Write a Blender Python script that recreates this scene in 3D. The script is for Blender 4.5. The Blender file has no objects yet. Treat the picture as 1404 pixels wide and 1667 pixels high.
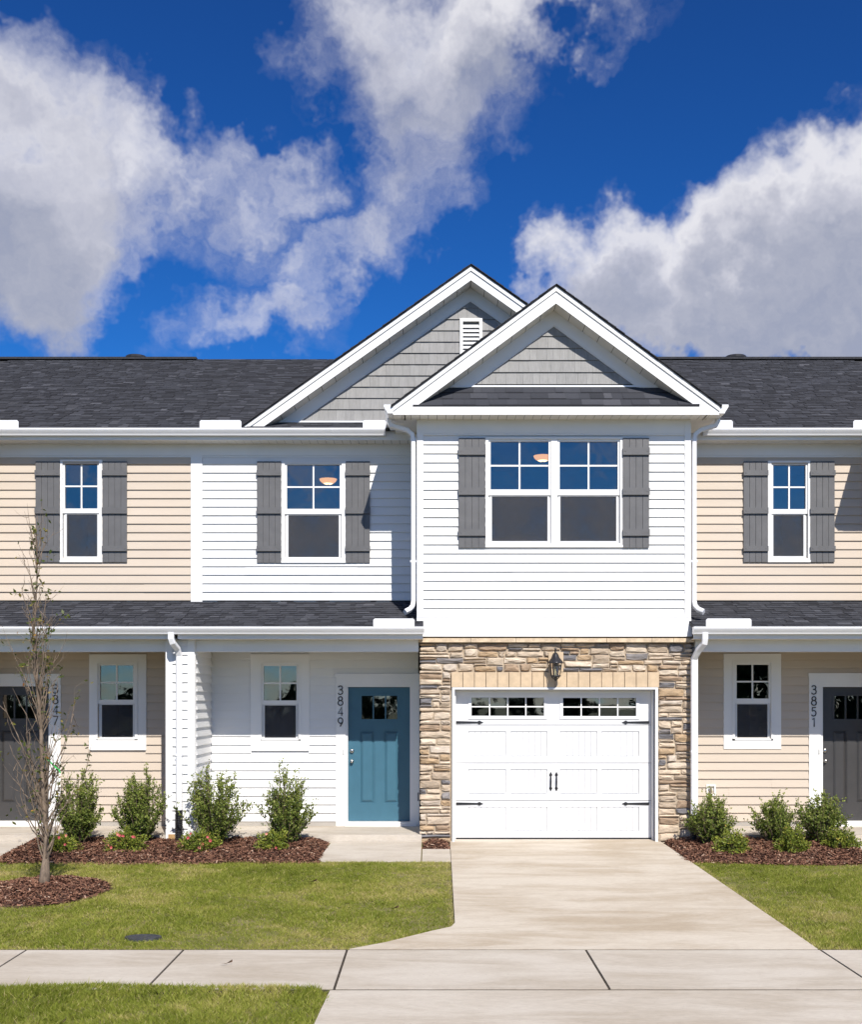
import bpy, math, random
import numpy as np
from mathutils import Vector, Matrix
random.seed(7); RNG = np.random.default_rng(11)
SC = bpy.context.scene
COL = SC.collection
R = math.radians

# ------------------------------------------------------------------ camera
CAMD, CAMZ, F, CX, HY = 17.0, 1.914, 1980.0, 702.0, 1145.0
cd = bpy.data.cameras.new('camera'); cam = bpy.data.objects.new('camera', cd); COL.objects.link(cam)
cam.location = (0, -CAMD, CAMZ); cam.rotation_euler = (R(90), 0, 0)
cd.sensor_fit = 'HORIZONTAL'; cd.sensor_width = 36; cd.lens = F/1404*36
cd.shift_y = (HY-833.5)/1404; cd.clip_end = 3000
SC.camera = cam

def at(x, y, Y):
    """point on the plane Y seen at photo pixel x, y"""
    d = CAMD+Y
    return (x-CX)*d/F, CAMZ-(y-HY)*d/F
def pdir(x, y):
    return Vector(((x-CX)/F, 1, (HY-y)/F)).normalized()

# ------------------------------------------------------------------ node helper
class G:
    def __init__(s, nt): s.nt = nt
    def n(s, t, **kw):
        o = s.nt.nodes.new(t)
        for k, v in kw.items(): setattr(o, k, v)
        return o
    def put(s, sock, v):
        if v is None: return
        if isinstance(v, bpy.types.NodeSocket): s.nt.links.new(v, sock)
        else: sock.default_value = v
    def m(s, op, a, b=None, c=None, clamp=False):
        o = s.n('ShaderNodeMath', operation=op, use_clamp=clamp)
        for i, v in enumerate((a, b, c)): s.put(o.inputs[i], v)
        return o.outputs[0]
    def vm(s, op, a, b=None, out=0):
        o = s.n('ShaderNodeVectorMath', operation=op)
        s.put(o.inputs[0], a)
        if b is not None: s.put(o.inputs[3 if op == 'SCALE' else 1], b)
        return o.outputs[1 if op in ('DOT_PRODUCT', 'LENGTH') else 0]
    def noise(s, vec, scale, detail=4, rough=.55, dist=0, col=False):
        o = s.n('ShaderNodeTexNoise'); s.put(o.inputs['Vector'], vec)
        o.inputs['Scale'].default_value = scale; o.inputs['Detail'].default_value = detail
        o.inputs['Roughness'].default_value = rough; o.inputs['Distortion'].default_value = dist
        return o.outputs['Color' if col else 'Fac']
    def ramp(s, fac, stops):
        o = s.n('ShaderNodeValToRGB'); s.put(o.inputs[0], fac); e = o.color_ramp.elements
        while len(e) < len(stops): e.new(.5)
        for q, (p, c) in zip(e, stops):
            q.position = p; q.color = (c[0], c[1], c[2], 1) if not isinstance(c, (int, float)) else (c, c, c, 1)
        return o.outputs[0]
    def mix(s, f, a, b, mode='MIX'):
        o = s.n('ShaderNodeMix', data_type='RGBA', blend_type=mode)
        s.put(o.inputs[0], f)
        for sock, v in ((o.inputs[6], a), (o.inputs[7], b)):
            s.put(sock, v if isinstance(v, bpy.types.NodeSocket) else (v[0], v[1], v[2], 1))
        return o.outputs[2]
    def smooth(s, v, a, b):
        o = s.n('ShaderNodeMapRange', interpolation_type='SMOOTHSTEP')
        s.put(o.inputs[0], v); o.inputs[1].default_value = a; o.inputs[2].default_value = b
        return o.outputs[0]

# ------------------------------------------------------------------ sky, sun, exposure
SUNV = Vector((.27, -1, .935)).normalized()           # towards the sun
SUN_EL = math.asin(SUNV.z); SUN_ROT = math.atan2(SUNV.x, SUNV.y)
# clouds seen over the roofs: photo pixel centre, half sizes, tilt, weight
CLOUDS = [(60, 300, 225, 215, -10, 1.2), (-60, 380, 250, 190, 0, .9), (350, 285, 170, 85, 22, .60), (498, 300, 50, 65, 0, .34),
          (690, 70, 225, 130, -8, 1.05), (870, 25, 190, 75, -18, .55),
          (725, 225, 150, 75, -20, .44), (640, 345, 130, 95, -40, .46), (390, 400, 140, 75, 10, .36), (510, 470, 170, 50, -38, .48),
          (400, 540, 170, 55, -5, .42),
          (1140, 450, 270, 135, 5, 1.1), (1330, 360, 190, 170, -35, 1.1), (970, 455, 150, 100, -35, .72), (1130, 540, 320, 70, 0, .66), (1290, 520, 260, 75, 0, .6), (1450, 420, 200, 260, 0, .9)]
def build_world():
    w = bpy.data.worlds.new('World'); SC.world = w; w.use_nodes = True; w.cycles.sampling_method = 'MANUAL'; w.cycles.sample_map_resolution = 512
    nt = w.node_tree; nt.nodes.clear(); g = G(nt)
    sky = g.n('ShaderNodeTexSky', sky_type='NISHITA'); sky.sun_disc = False
    sky.sun_elevation = SUN_EL; sky.sun_rotation = SUN_ROT
    sky.altitude = 300; sky.air_density = 1.0; sky.dust_density = .15; sky.ozone_density = 4.0
    # the photograph's polarised, saturated blue: contrast per channel
    sep = g.n('ShaderNodeSeparateColor'); nt.links.new(sky.outputs[0], sep.inputs[0])
    cmb = g.n('ShaderNodeCombineColor')
    for i, (k, e) in enumerate(((.043, 2.15), (.250, 1.50), (.48, 1.38))):
        nt.links.new(g.m('MULTIPLY', g.m('POWER', sep.outputs[i], e), k), cmb.inputs[i])
    blue = cmb.outputs[0]
    tc = g.n('ShaderNodeTexCoord'); v = g.vm('NORMALIZE', tc.outputs['Generated'])
    warp = g.vm('SCALE', g.vm('SUBTRACT', g.noise(v, 11, 5, .62, col=True), (.5, .5, .5)), .19)
    p = g.vm('ADD', v, warp)
    n1 = g.noise(p, 11, 6, .60)
    out = g.smooth(g.vm('DOT_PRODUCT', v, tuple(pdir(702, 300))), .90, .80)
    big = g.m('MINIMUM', g.m('MULTIPLY', g.m('SUBTRACT', g.noise(g.vm('ADD', p, (.37, .1, .2)), 7.0, 2, .5), .455, clamp=True), 4.6), 1.1)
    outb = g.m('MULTIPLY', big, out); inn = g.m('SUBTRACT', 1, out)
    def blobs(q):
        tot = None
        for x, y, rx, ry, tilt, wgt in CLOUDS:
            c = pdir(x, y); ax = Vector((1, 0, 0)); ax = (ax-c*ax.dot(c)).normalized(); az = c.cross(ax); az = az if az.z > 0 else -az
            t = R(tilt); a = (ax*math.cos(t)-az*math.sin(t))*(F/rx/c.y); b = (ax*math.sin(t)+az*math.cos(t))*(F/ry/c.y)
            u = g.m('SUBTRACT', g.vm('DOT_PRODUCT', q, tuple(a)), a.dot(c)); w_ = g.m('SUBTRACT', g.vm('DOT_PRODUCT', q, tuple(b)), b.dot(c))
            d2 = g.m('MULTIPLY_ADD', u, u, g.m('MULTIPLY', w_, w_))
            f = g.m('MAXIMUM', g.m('MULTIPLY_ADD', d2, -.80*wgt, wgt), 0)
            tot = f if tot is None else g.m('ADD', tot, f)
        # the rest of the sky carries the same kind of cloud
        return g.m('ADD', g.m('MULTIPLY', g.m('MINIMUM', tot, 1.6), inn), outb)
    t0 = g.m('MINIMUM', blobs(p), 1.15); t1 = blobs(g.vm('ADD', p, (.010, 0, .042)))
    nn = g.m('MULTIPLY', g.m('SUBTRACT', n1, .5), 1.7)
    edge = g.m('MULTIPLY', g.smooth(t0, .0, .30), g.m('MULTIPLY_ADD', g.smooth(t0, .45, 1.0), -.55, 1.0))
    d0 = g.m('MULTIPLY_ADD', g.m('SUBTRACT', t0, .22), 1.15, g.m('MULTIPLY', nn, edge))
    alpha = g.m('MULTIPLY', g.m('MULTIPLY', g.smooth(d0, -.34, 1.28), .96), g.smooth(g.vm('DOT_PRODUCT', v, (0, 0, 1)), -.02, .10))
    lit = g.m('SUBTRACT', 1.22, g.m('MULTIPLY_ADD', g.m('SMOOTH_MIN', t1, 1.25, .8), .95, g.m('MULTIPLY', nn, -.50)), clamp=True)
    ccol = g.ramp(lit, [(0.0, (3.3, 3.5, 4.3)), (.5, (5.2, 5.25, 5.9)), (1.0, (7.2, 7.15, 7.5))])
    col = g.mix(alpha, blue, ccol)
    bg = g.n('ShaderNodeBackground'); bg.inputs[1].default_value = .085; nt.links.new(col, bg.inputs[0])
    o = g.n('ShaderNodeOutputWorld'); nt.links.new(bg.outputs[0], o.inputs[0])
build_world()
sl = bpy.data.lights.new('sun', 'SUN'); sl.energy = 4.2; sl.angle = R(.53); sl.color = (1, .955, .89)
sun = bpy.data.objects.new('sun', sl); COL.objects.link(sun); sun.location = SUNV*60
sun.rotation_euler = SUNV.to_track_quat('Z', 'Y').to_euler()
vs = SC.view_settings; vs.view_transform = 'Standard'; vs.look = 'None'; vs.gamma = 1; vs.use_curve_mapping = False
vs.exposure = .45
SC.cycles.max_bounces = 7; SC.cycles.diffuse_bounces = 3; SC.cycles.use_adaptive_sampling = True; SC.cycles.adaptive_threshold = .015; SC.cycles.transparent_max_bounces = 12

# ------------------------------------------------------------------ materials
MATS = {}
def mat(name, color, rough=.6, var=.06, vscale=3, bump=0, bscale=60, spec=.5, stretch=(1, 1, 1), color2=None):
    if name in MATS: return MATS[name]
    m = bpy.data.materials.new(name); m.use_nodes = True; nt = m.node_tree; g = G(nt)
    b = nt.nodes['Principled BSDF']; b.inputs['Roughness'].default_value = rough; b.inputs['Specular IOR Level'].default_value = spec
    pos = g.vm('MULTIPLY', g.n('ShaderNodeNewGeometry').outputs['Position'], stretch)
    if color2 is None: color2 = tuple(c*(1-2.2*var) for c in color); color = tuple(c*(1+var*.6) for c in color)
    f = g.smooth(g.noise(pos, vscale, 6, .6), .32, .70)
    nt.links.new(g.mix(f, color2, color), b.inputs['Base Color'])
    if bump:
        bp = g.n('ShaderNodeBump'); bp.inputs['Strength'].default_value = bump; bp.inputs['Distance'].default_value = .01
        nt.links.new(g.noise(pos, bscale, 4, .6), bp.inputs['Height']); nt.links.new(bp.outputs[0], b.inputs['Normal'])
    MATS[name] = m; return m
def tone_mat(name, stops, rough=.8, nscale=0, namt=.3, trans=0, bump=0, spec=.3):
    """colour from the per-face value 'tone'"""
    m = bpy.data.materials.new(name); m.use_nodes = True; nt = m.node_tree; g = G(nt)
    b = nt.nodes['Principled BSDF']; b.inputs['Roughness'].default_value = rough; b.inputs['Specular IOR Level'].default_value = spec
    a = g.n('ShaderNodeAttribute', attribute_name='tone'); f = a.outputs['Fac']
    pos = g.n('ShaderNodeNewGeometry').outputs['Position']
    if nscale:
        f = g.m('ADD', f, g.m('MULTIPLY', g.m('SUBTRACT', g.noise(pos, nscale, 5, .6), .5), namt))
    c = g.ramp(f, stops); nt.links.new(c, b.inputs['Base Color'])
    if bump:
        bp = g.n('ShaderNodeBump'); bp.inputs['Strength'].default_value = bump; bp.inputs['Distance'].default_value = .006
        nt.links.new(g.noise(pos, 180, 3, .7), bp.inputs['Height']); nt.links.new(bp.outputs[0], b.inputs['Normal'])
    if trans:
        t = g.n('ShaderNodeBsdfTranslucent'); nt.links.new(c, t.inputs[0])
        ms = g.n('ShaderNodeMixShader'); ms.inputs[0].default_value = trans
        nt.links.new(b.outputs[0], ms.inputs[1]); nt.links.new(t.outputs[0], ms.inputs[2])
        nt.links.new(ms.outputs[0], nt.nodes['Material Output'].inputs[0])
    MATS[name] = m; return m

WHITE = mat('white_vinyl', (.775, .77, .755), .6, .02, 1.2, stretch=(.4, 1, 3), spec=.25)
TRIM = mat('white_trim', (.80, .79, .77), .4, .015, 2)
SOFF = mat('white_soffit', (.78, .755, .71), .5, .03, 2)
GUTT = mat('white_gutter_metal', (.80, .80, .81), .28, .01, 2)
TAN = mat('tan_vinyl', (.56, .476, .388), .65, .025, 1.2, stretch=(.4, 1, 3), spec=.2)
SHUT = mat('grey_shutter', (.122, .119, .119), .45, .05, 6, .15, 90)
SHAKE = [mat('grey_shake_%s' % k, (c, c*.975, c*.94), .6, .06, 9, .35, 70, stretch=(6, 6, .6)) for k, c in (('a', .285), ('b', .272), ('c', .298))]
ROOFB = mat('roof_felt', (.035, .035, .04), .9, .1, 8)
SHING = tone_mat('charcoal_shingle', [(0, (.012, .012, .015)), (.35, (.028, .029, .035)), (.7, (.05, .052, .062)), (1, (.105, .105, .118))], .85, 45, .22, bump=.6)
BLUE = mat('blue_door_paint', (.052, .142, .200), .35, .03, 4)
DARKD = mat('dark_grey_door_paint', (.052, .050, .050), .4, .05, 4)
BLACK = mat('black_metal', (.018, .018, .02), .4, .1, 20)
BLKPL = mat('black_plastic', (.02, .02, .022), .45, .1, 20)
GARW = mat('garage_white', (.735, .735, .73), .4, .015, 2)
CHROME = mat('satin_nickel', (.55, .54, .52), .25, .03, 9); CHROME.node_tree.nodes['Principled BSDF'].inputs['Metallic'].default_value = 1
ROOM = mat('room_paint', (.20, .195, .19), .8, .03, 1)
WOOD = mat('raw_wood', (.45, .28, .12), .8, .12, 20)
MORTAR = mat('mortar', (.45, .36, .26), .95, .12, 25, .5, 80)
BLOCK = mat('buff_cast_block', (.60, .455, .30), .85, .06, 9, .4, 90)
CAPST = mat('buff_cap_stone', (.60, .47, .32), .85, .1, 14, .9, 40)
STONES = [mat('stone_%d' % i, c, .9, .13, 13, .8, 55, stretch=(.7, 1, 2)) for i, c in enumerate([
    (.64, .515, .38), (.67, .555, .425), (.58, .465, .345), (.50, .355, .215), (.40, .285, .19), (.20, .19, .195), (.28, .255, .245), (.60, .505, .405), (.47, .37, .27)])]
STW = [18, 17, 14, 11, 8, 8, 7, 12, 11]
def concrete(name, c1, c2, sx):
    m = bpy.data.materials.new(name); m.use_nodes = True; nt = m.node_tree; g = G(nt); b = nt.nodes['Principled BSDF']
    b.inputs['Roughness'].default_value = .85; b.inputs['Specular IOR Level'].default_value = .25
    pos = g.n('ShaderNodeNewGeometry').outputs['Position']
    st = g.noise(g.vm('MULTIPLY', pos, (sx, 1.6, 1)), 1.5, 7, .68, .6)
    bl = g.noise(pos, .55, 5, .6)
    f = g.smooth(g.m('ADD', g.m('MULTIPLY', st, .6), g.m('MULTIPLY', bl, .4)), .40, .64)
    c = g.mix(f, c1, c2)
    fine = g.noise(g.vm('MULTIPLY', pos, (.25, 1, 1)), 60, 3, .7)
    c = g.mix(.16, c, g.ramp(fine, [(.3, (.25, .25, .25)), (.7, (.8, .8, .8))]), 'OVERLAY')
    sp = g.smooth(g.noise(pos, 38, 2, .5), .70, .76)
    c = g.mix(g.m('MULTIPLY', sp, .35), c, (.22, .18, .13))
    nt.links.new(c, b.inputs['Base Color'])
    bp = g.n('ShaderNodeBump'); bp.inputs['Strength'].default_value = .35; bp.inputs['Distance'].default_value = .004
    nt.links.new(g.noise(g.vm('MULTIPLY', pos, (.2, 1, 1)), 110, 3, .7), bp.inputs['Height']); nt.links.new(bp.outputs[0], b.inputs['Normal'])
    MATS[name] = m; return m
CONC = concrete('driveway_concrete', (.57, .505, .415), (.42, .345, .255), .42)
CONC2 = concrete('pavement_concrete', (.555, .50, .425), (.43, .37, .295), .42)
ASPH = mat('asphalt', (.06, .06, .062), .9, .15, 12, .5, 120)
SOIL = mat('dark_soil', (.055, .042, .028), .95, .2, 9, .4, 50)
TURF = mat('turf_soil', (.13, .125, .035), .95, 0, 2.2, .6, 60, color2=(.22, .18, .085))
GRASS = tone_mat('grass_blades', [(0, (.12, .150, .014)), (.42, (.27, .31, .040)), (.70, (.40, .385, .085)), (1, (.60, .48, .24))], .6, 0, 0, .35)
MULCHB = mat('mulch_base', (.10, .046, .032), .95, .3, 25, .8, 60)
MULCH = tone_mat('mulch_chips', [(0, (.055, .023, .015)), (.5, (.180, .084, .052)), (.85, (.285, .150, .092)), (1, (.46, .32, .23))], .9)
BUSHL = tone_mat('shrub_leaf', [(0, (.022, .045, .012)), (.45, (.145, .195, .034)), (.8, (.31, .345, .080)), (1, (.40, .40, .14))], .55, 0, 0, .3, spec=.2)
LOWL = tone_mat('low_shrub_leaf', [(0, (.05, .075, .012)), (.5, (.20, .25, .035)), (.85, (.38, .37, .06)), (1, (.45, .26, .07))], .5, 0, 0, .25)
TREEL = tone_mat('young_tree_leaf', [(0, (.05, .085, .015)), (.5, (.12, .14, .03)), (.8, (.36, .26, .05)), (1, (.45, .17, .05))], .5, 0, 0, .35)
FARL = tone_mat('far_leaf', [(0, (.01, .022, .008)), (1, (.05, .08, .025))], .8)
BARK = mat('pale_bark', (.235, .175, .125), .9, .22, 30, .6, 90, stretch=(1, 1, .3))
TWIG = mat('shrub_twig', (.16, .115, .075), .9, .15, 30)
PINK = mat('pink_petal', (.55, .09, .10), .6, .12, 30); CORAL = mat('coral_petal', (.70, .26, .18), .6, .12, 30)
GREENT = mat('green_tape', (.05, .55, .12), .4, .03, 9)
BEIGEL = mat('yellow_leaf_strap', (.55, .42, .10), .6, .05, 9)
FABRIC = mat('curtain_grey', (.30, .30, .31), .9, .05, 4)
def glass(name, refl, tint):
    m = bpy.data.materials.new(name); m.use_nodes = True; nt = m.node_tree; nt.nodes.clear(); g = G(nt)
    pos = g.n('ShaderNodeNewGeometry').outputs['Position']
    bp = g.n('ShaderNodeBump'); bp.inputs['Strength'].default_value = .12; bp.inputs['Distance'].default_value = .03
    nt.links.new(g.noise(pos, 2.2, 2, .5), bp.inputs['Height'])
    gl = g.n('ShaderNodeBsdfGlossy'); gl.inputs['Roughness'].default_value = .0; gl.inputs[0].default_value = (1, .96, .90, 1)
    nt.links.new(bp.outputs[0], gl.inputs['Normal'])
    tr = g.n('ShaderNodeBsdfTransparent'); tr.inputs[0].default_value = (*tint, 1)
    fr = g.n('ShaderNodeFresnel'); fr.inputs[0].default_value = 1.5
    ms = g.n('ShaderNodeMixShader'); nt.links.new(g.m('ADD', fr.outputs[0], refl, clamp=True), ms.inputs[0])
    nt.links.new(tr.outputs[0], ms.inputs[1]); nt.links.new(gl.outputs[0], ms.inputs[2])
    o = g.n('ShaderNodeOutputMaterial'); nt.links.new(ms.outputs[0], o.inputs[0]); MATS[name] = m; return m
GLASS = glass('window_glass', .09, (.75, .78, .80)); CLEAR = glass('lantern_glass', .08, (.95, .95, .95))
def screen_mat():
    m = bpy.data.materials.new('insect_screen'); m.use_nodes = True; nt = m.node_tree; nt.nodes.clear(); g = G(nt)
    d = g.n('ShaderNodeBsdfDiffuse'); d.inputs[0].default_value = (.075, .077, .086, 1)
    t = g.n('ShaderNodeBsdfTransparent'); ms = g.n('ShaderNodeMixShader')
    pos = g.n('ShaderNodeNewGeometry').outputs['Position']
    nt.links.new(g.smooth(g.noise(pos, 2.2, 5, .6), -.12, 1.22), ms.inputs[0])
    nt.links.new(t.outputs[0], ms.inputs[1]); nt.links.new(d.outputs[0], ms.inputs[2])
    o = g.n('ShaderNodeOutputMaterial'); nt.links.new(ms.outputs[0], o.inputs[0]); MATS['insect_screen'] = m; return m
SCREEN = screen_mat()
def emit(name, c, s):
    m = bpy.data.materials.new(name); m.use_nodes = True; b = m.node_tree.nodes['Principled BSDF']
    b.inputs['Base Color'].default_value = (*c, 1); b.inputs['Emission Color'].default_value = (*c, 1); b.inputs['Emission Strength'].default_value = s
    MATS[name] = m; return m
GLOWD = emit('dim_lamp_glass', (1, .45, .14), 1.5)
GLOW = emit('lit_lamp_glass', (1, .68, .32), 4)

# ------------------------------------------------------------------ mesh helpers
def link(name, me, parent=None, loc=None, rotz=None, scale=None):
    o = bpy.data.objects.new(name, me); COL.objects.link(o)
    if parent is not None:
        o.parent = parent
        if parent.type == 'EMPTY': o.matrix_parent_inverse = Matrix.Translation(-Vector(parent.location))
    if loc is not None: o.location = loc
    if rotz is not None: o.rotation_euler = (0, 0, rotz)
    if scale is not None: o.scale = scale
    return o
def tag(o, label, cat=None, group=None, kind=None):
    if label: o['label'] = label
    if cat: o['category'] = cat
    if group: o['group'] = group
    if kind: o['kind'] = kind
    return o
def thing(name, label, cat, loc, group=None):
    o = bpy.data.objects.new(name, None); COL.objects.link(o); o.location = loc; o.empty_display_size = .2
    return tag(o, label, cat, group)
class MB:
    def __init__(s): s.v = []; s.f = []
    def add(s, vs, fs):
        k = len(s.v); s.v += [tuple(v) for v in vs]; s.f += [tuple(k+i for i in f) for f in fs]; return s
    def box(s, x0, x1, y0, y1, z0, z1):
        return s.add([(x0, y0, z0), (x1, y0, z0), (x1, y1, z0), (x0, y1, z0), (x0, y0, z1), (x1, y0, z1), (x1, y1, z1), (x0, y1, z1)],
                     [(0, 3, 2, 1), (4, 5, 6, 7), (0, 1, 5, 4), (1, 2, 6, 5), (2, 3, 7, 6), (3, 0, 4, 7)])
    def ring(s, o, i, y0, y1):
        """rectangular frame between rects o and i (x0,x1,z0,z1)"""
        s.box(o[0], o[1], y0, y1, i[3], o[3]); s.box(o[0], o[1], y0, y1, o[2], i[2])
        s.box(o[0], i[0], y0, y1, i[2], i[3]); s.box(i[1], o[1], y0, y1, i[2], i[3]); return s
    def prism(s, poly, y0, y1):
        """polygon in x,z extruded along y"""
        n = len(poly)
        if n < 3: return s
        a = sum(poly[i][0]*poly[(i+1) % n][1]-poly[(i+1) % n][0]*poly[i][1] for i in range(n))
        if a < 0: poly = poly[::-1]
        return s.add([(x, y0, z) for x, z in poly]+[(x, y1, z) for x, z in poly],
                     [tuple(range(n)), tuple(range(2*n-1, n-1, -1))]+[(i, i+n, (i+1) % n+n, (i+1) % n) for i in range(n)])
    def slab(s, poly, zf, th):
        """polygon in x,y with top following zf"""
        n = len(poly)
        a = sum(poly[i][0]*poly[(i+1) % n][1]-poly[(i+1) % n][0]*poly[i][1] for i in range(n))
        if a < 0: poly = poly[::-1]
        return s.add([(x, y, zf(x, y)) for x, y in poly]+[(x, y, zf(x, y)-th) for x, y in poly],
                     [tuple(range(n)), tuple(range(2*n-1, n-1, -1))]+[(i+n, (i+1) % n+n, (i+1) % n, i) for i in range(n)])
    def sweep(s, pts, sec, side=None, caps=True):
        """cross-section function sec(i)->[(a,b)] along a polyline"""
        pts = [Vector(p) for p in pts]; n = len(pts); rings = []
        prev = Vector(side) if side else None
        for i, p in enumerate(pts):
            t0 = (pts[i]-pts[i-1]).normalized() if i else None
            t1 = (pts[i+1]-pts[i]).normalized() if i < n-1 else None
            t = ((t0 or t1)+(t1 or t0)).normalized()
            if prev is None:
                prev = Vector((1, 0, 0)) if abs(t.x) < .8 else Vector((0, 1, 0))
            a = (prev-t*prev.dot(t)).normalized(); b = t.cross(a); prev = a
            k = 1/max(.5, t.dot(t1 if t1 else t0))
            if side: rings.append([p+a*u+b*(w*k) for u, w in sec(i)])
            else: rings.append([p+a*u+b*w for u, w in sec(i)])
        m = len(rings[0]); vs = [v for r in rings for v in r]; fs = []
        for i in range(n-1):
            for j in range(m): fs.append((i*m+j, i*m+(j+1) % m, (i+1)*m+(j+1) % m, (i+1)*m+j))
        if caps: fs += [tuple(range(m-1, -1, -1)), tuple((n-1)*m+j for j in range(m))]
        return s.add(vs, fs)
    def tube(s, pts, r, n=6):
        rs = r if isinstance(r, (list, tuple)) else [r]*len(pts)
        return s.sweep(pts, lambda i: [(rs[i]*math.cos(6.28319*j/n), rs[i]*math.sin(6.28319*j/n)) for j in range(n)])
    def lathe(s, c, prof, n=12):
        """prof [(r,z)] around vertical axis at c"""
        vs = [(c[0]+r*math.cos(6.28319*j/n), c[1]+r*math.sin(6.28319*j/n), c[2]+z) for r, z in prof for j in range(n)]
        fs = [(i*n+j, i*n+(j+1) % n, (i+1)*n+(j+1) % n, (i+1)*n+j) for i in range(len(prof)-1) for j in range(n)]
        return s.add(vs, fs)
    def mesh(s, name, m, smooth=False):
        me = bpy.data.meshes.new(name); me.from_pydata(s.v, [], s.f); me.materials.append(m)
        if smooth: me.polygons.foreach_set('use_smooth', [True]*len(me.polygons))
        me.update(); return me
    def build(s, name, m, parent=None, smooth=False): return link(name, s.mesh(name, m, smooth), parent)
def B(x0, x1, y0, y1, z0, z1): return MB().box(x0, x1, y0, y1, z0, z1)
def clip(poly, a, b, c):
    """keep a*x+b*z<=c"""
    out = []
    for i in range(len(poly)):
        p, q = poly[i], poly[(i+1) % len(poly)]; dp = a*p[0]+b*p[1]-c; dq = a*q[0]+b*q[1]-c
        if dp <= 0: out.append(p)
        if dp*dq < 0: t = dp/(dp-dq); out.append((p[0]+(q[0]-p[0])*t, p[1]+(q[1]-p[1])*t))
    return out
def np_mesh(name, V, Fc, m, parent=None, tone=None):
    """fast mesh: V (n,3), Fc (k,3|4) indices"""
    V = np.asarray(V, np.float32); Fc = np.asarray(Fc, np.int32); k, q = Fc.shape
    me = bpy.data.meshes.new(name); me.vertices.add(len(V)); me.vertices.foreach_set('co', V.ravel())
    me.loops.add(k*q); me.loops.foreach_set('vertex_index', Fc.ravel())
    me.polygons.add(k); me.polygons.foreach_set('loop_start', np.arange(0, k*q, q, dtype=np.int32))
    me.update(calc_edges=True); me.materials.append(m)
    if tone is not None:
        a = me.attributes.new('tone', 'FLOAT', 'FACE'); a.data.foreach_set('value', np.asarray(tone, np.float32))
    return link(name, me, parent)
def cards(name, P, A, Bv, m, parent=None, tone=None, rhomb=False):
    """quads centred on P spanned by half vectors A, Bv"""
    n = len(P)
    if rhomb: V = np.stack([P-A, P-A*.1+Bv, P+A, P-A*.1-Bv], 1)
    else: V = np.stack([P-A-Bv, P+A-Bv, P+A+Bv, P-A+Bv], 1)
    return np_mesh(name, V.reshape(-1, 3), np.arange(4*n).reshape(n, 4), m, parent, tone)
def rdir(n):
    v = RNG.normal(size=(n, 3)); return v/np.linalg.norm(v, axis=1, keepdims=True)

# ------------------------------------------------------------------ ground
YS0, YS1, YST = -5.83, -7.35, -9.75     # back and front of the pavement, kerb
def gz(x, y):
    if y > 0: return 0.0
    if y > YS0: return -.343*(y/YS0)
    if y > YS1: return -.343-.010*((y-YS0)/(YS1-YS0))
    return -.353-.05*((y-YS1)/(YST-YS1))
def drive_right(y):
    return float(np.interp(-y, [0, 1.5, 4.8, 5.83], [3.195, 3.295, 3.50, 3.56]))
def struct(o): o['kind'] = 'structure'; return o
# ground sheet to the horizon, kept under everything else
gm = MB()
gm.add([(-900, -900, -.62), (900, -900, -.62), (900, 900, -.62), (-900, 900, -.62)], [(0, 1, 2, 3)])
struct(gm.build('ground', mat('far_grass', (.065, .085, .025), .95, .2, .05)))
def strip(name, x0, x1, ys, m, dz):
    mb = MB()
    for a, b in zip(ys[:-1], ys[1:]):
        mb.add([(x0, a, gz(0, a)+dz), (x1, a, gz(0, a)+dz), (x1, b, gz(0, b)+dz), (x0, b, gz(0, b)+dz)], [(0, 1, 2, 3)])
    return struct(mb.build(name, m))
strip('lawn_ground', -30, 30, [YST+.15, YS1, YS0, -3, -.0, 1.3], TURF, -.028)
mb = MB().box(-60, 60, -18.2, YST-.16, -.60, -.545); struct(mb.build('road', ASPH))
mb = MB().box(-60, 60, YST-.16, YST+.0, -.60, -.41).box(-60, 60, YST-.45, YST-.16, -.60, -.535); struct(mb.build('kerb', CONC2))
# driveway: two slabs, an apron and the pavement in slabs
drv = struct(B(.6, 2.6, -5.5, -.3, -.62, -.5).build('driveway', SOIL))
yj = -1.94
left = .268
def dl(y): return float(np.interp(-y, [0, 4.85], [.268, .24]))
MB().slab([(dl(.0), .16), (3.195, .16), (drive_right(-.8), -.8), (drive_right(yj), yj+.004), (dl(yj), yj+.004)], lambda x, y: gz(x, y)-.0, .12).build('driveway_slab', CONC, drv)
MB().slab([(dl(yj), yj-.004), (drive_right(yj), yj-.004), (drive_right(-3.4), -3.4), (drive_right(-4.8), -4.8), (3.56, YS0+.022), (-.75, YS0+.022), (-.42, -5.56), (.02, -5.12), (.20, -4.96), (.24, -4.8)], gz, .12).build('driveway_slab', CONC, drv)
MB().slab([(-.80, YS1-.026), (3.60, YS1-.026), (3.65, -8.7), (4.3, YST), (-1.5, YST), (-.85, -8.7)], gz, .12).build('apron_slab', CONC2, drv)
pav = struct(B(-20, 20, YS1+.1, YS0-.1, -.62, -.5).build('pavement', SOIL))
js = [-12.5, -11.0, -9.5, -8.0, -6.6, -5.15, -3.71, -2.27, -.77, 1.42, 3.57, 5.07, 6.6, 8.1, 9.6, 11.1, 12.6]
for a, b in zip(js[:-1], js[1:]):
    MB().slab([(a+.011, YS0-.028), (b-.011, YS0-.028), (b-.011, YS1+.028), (a+.011, YS1+.028)], gz, .11).build('slab', CONC2, pav)
# joint filler between slabs is the dark soil below
mb = MB().slab([(-12.5, YS1-.05), (12.6, YS1-.05), (12.6, YS0+.02), (-12.5, YS0+.02)], lambda x, y: gz(x, y)-.007, .1); mb.build('joint_filler', SOIL, pav)
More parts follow.
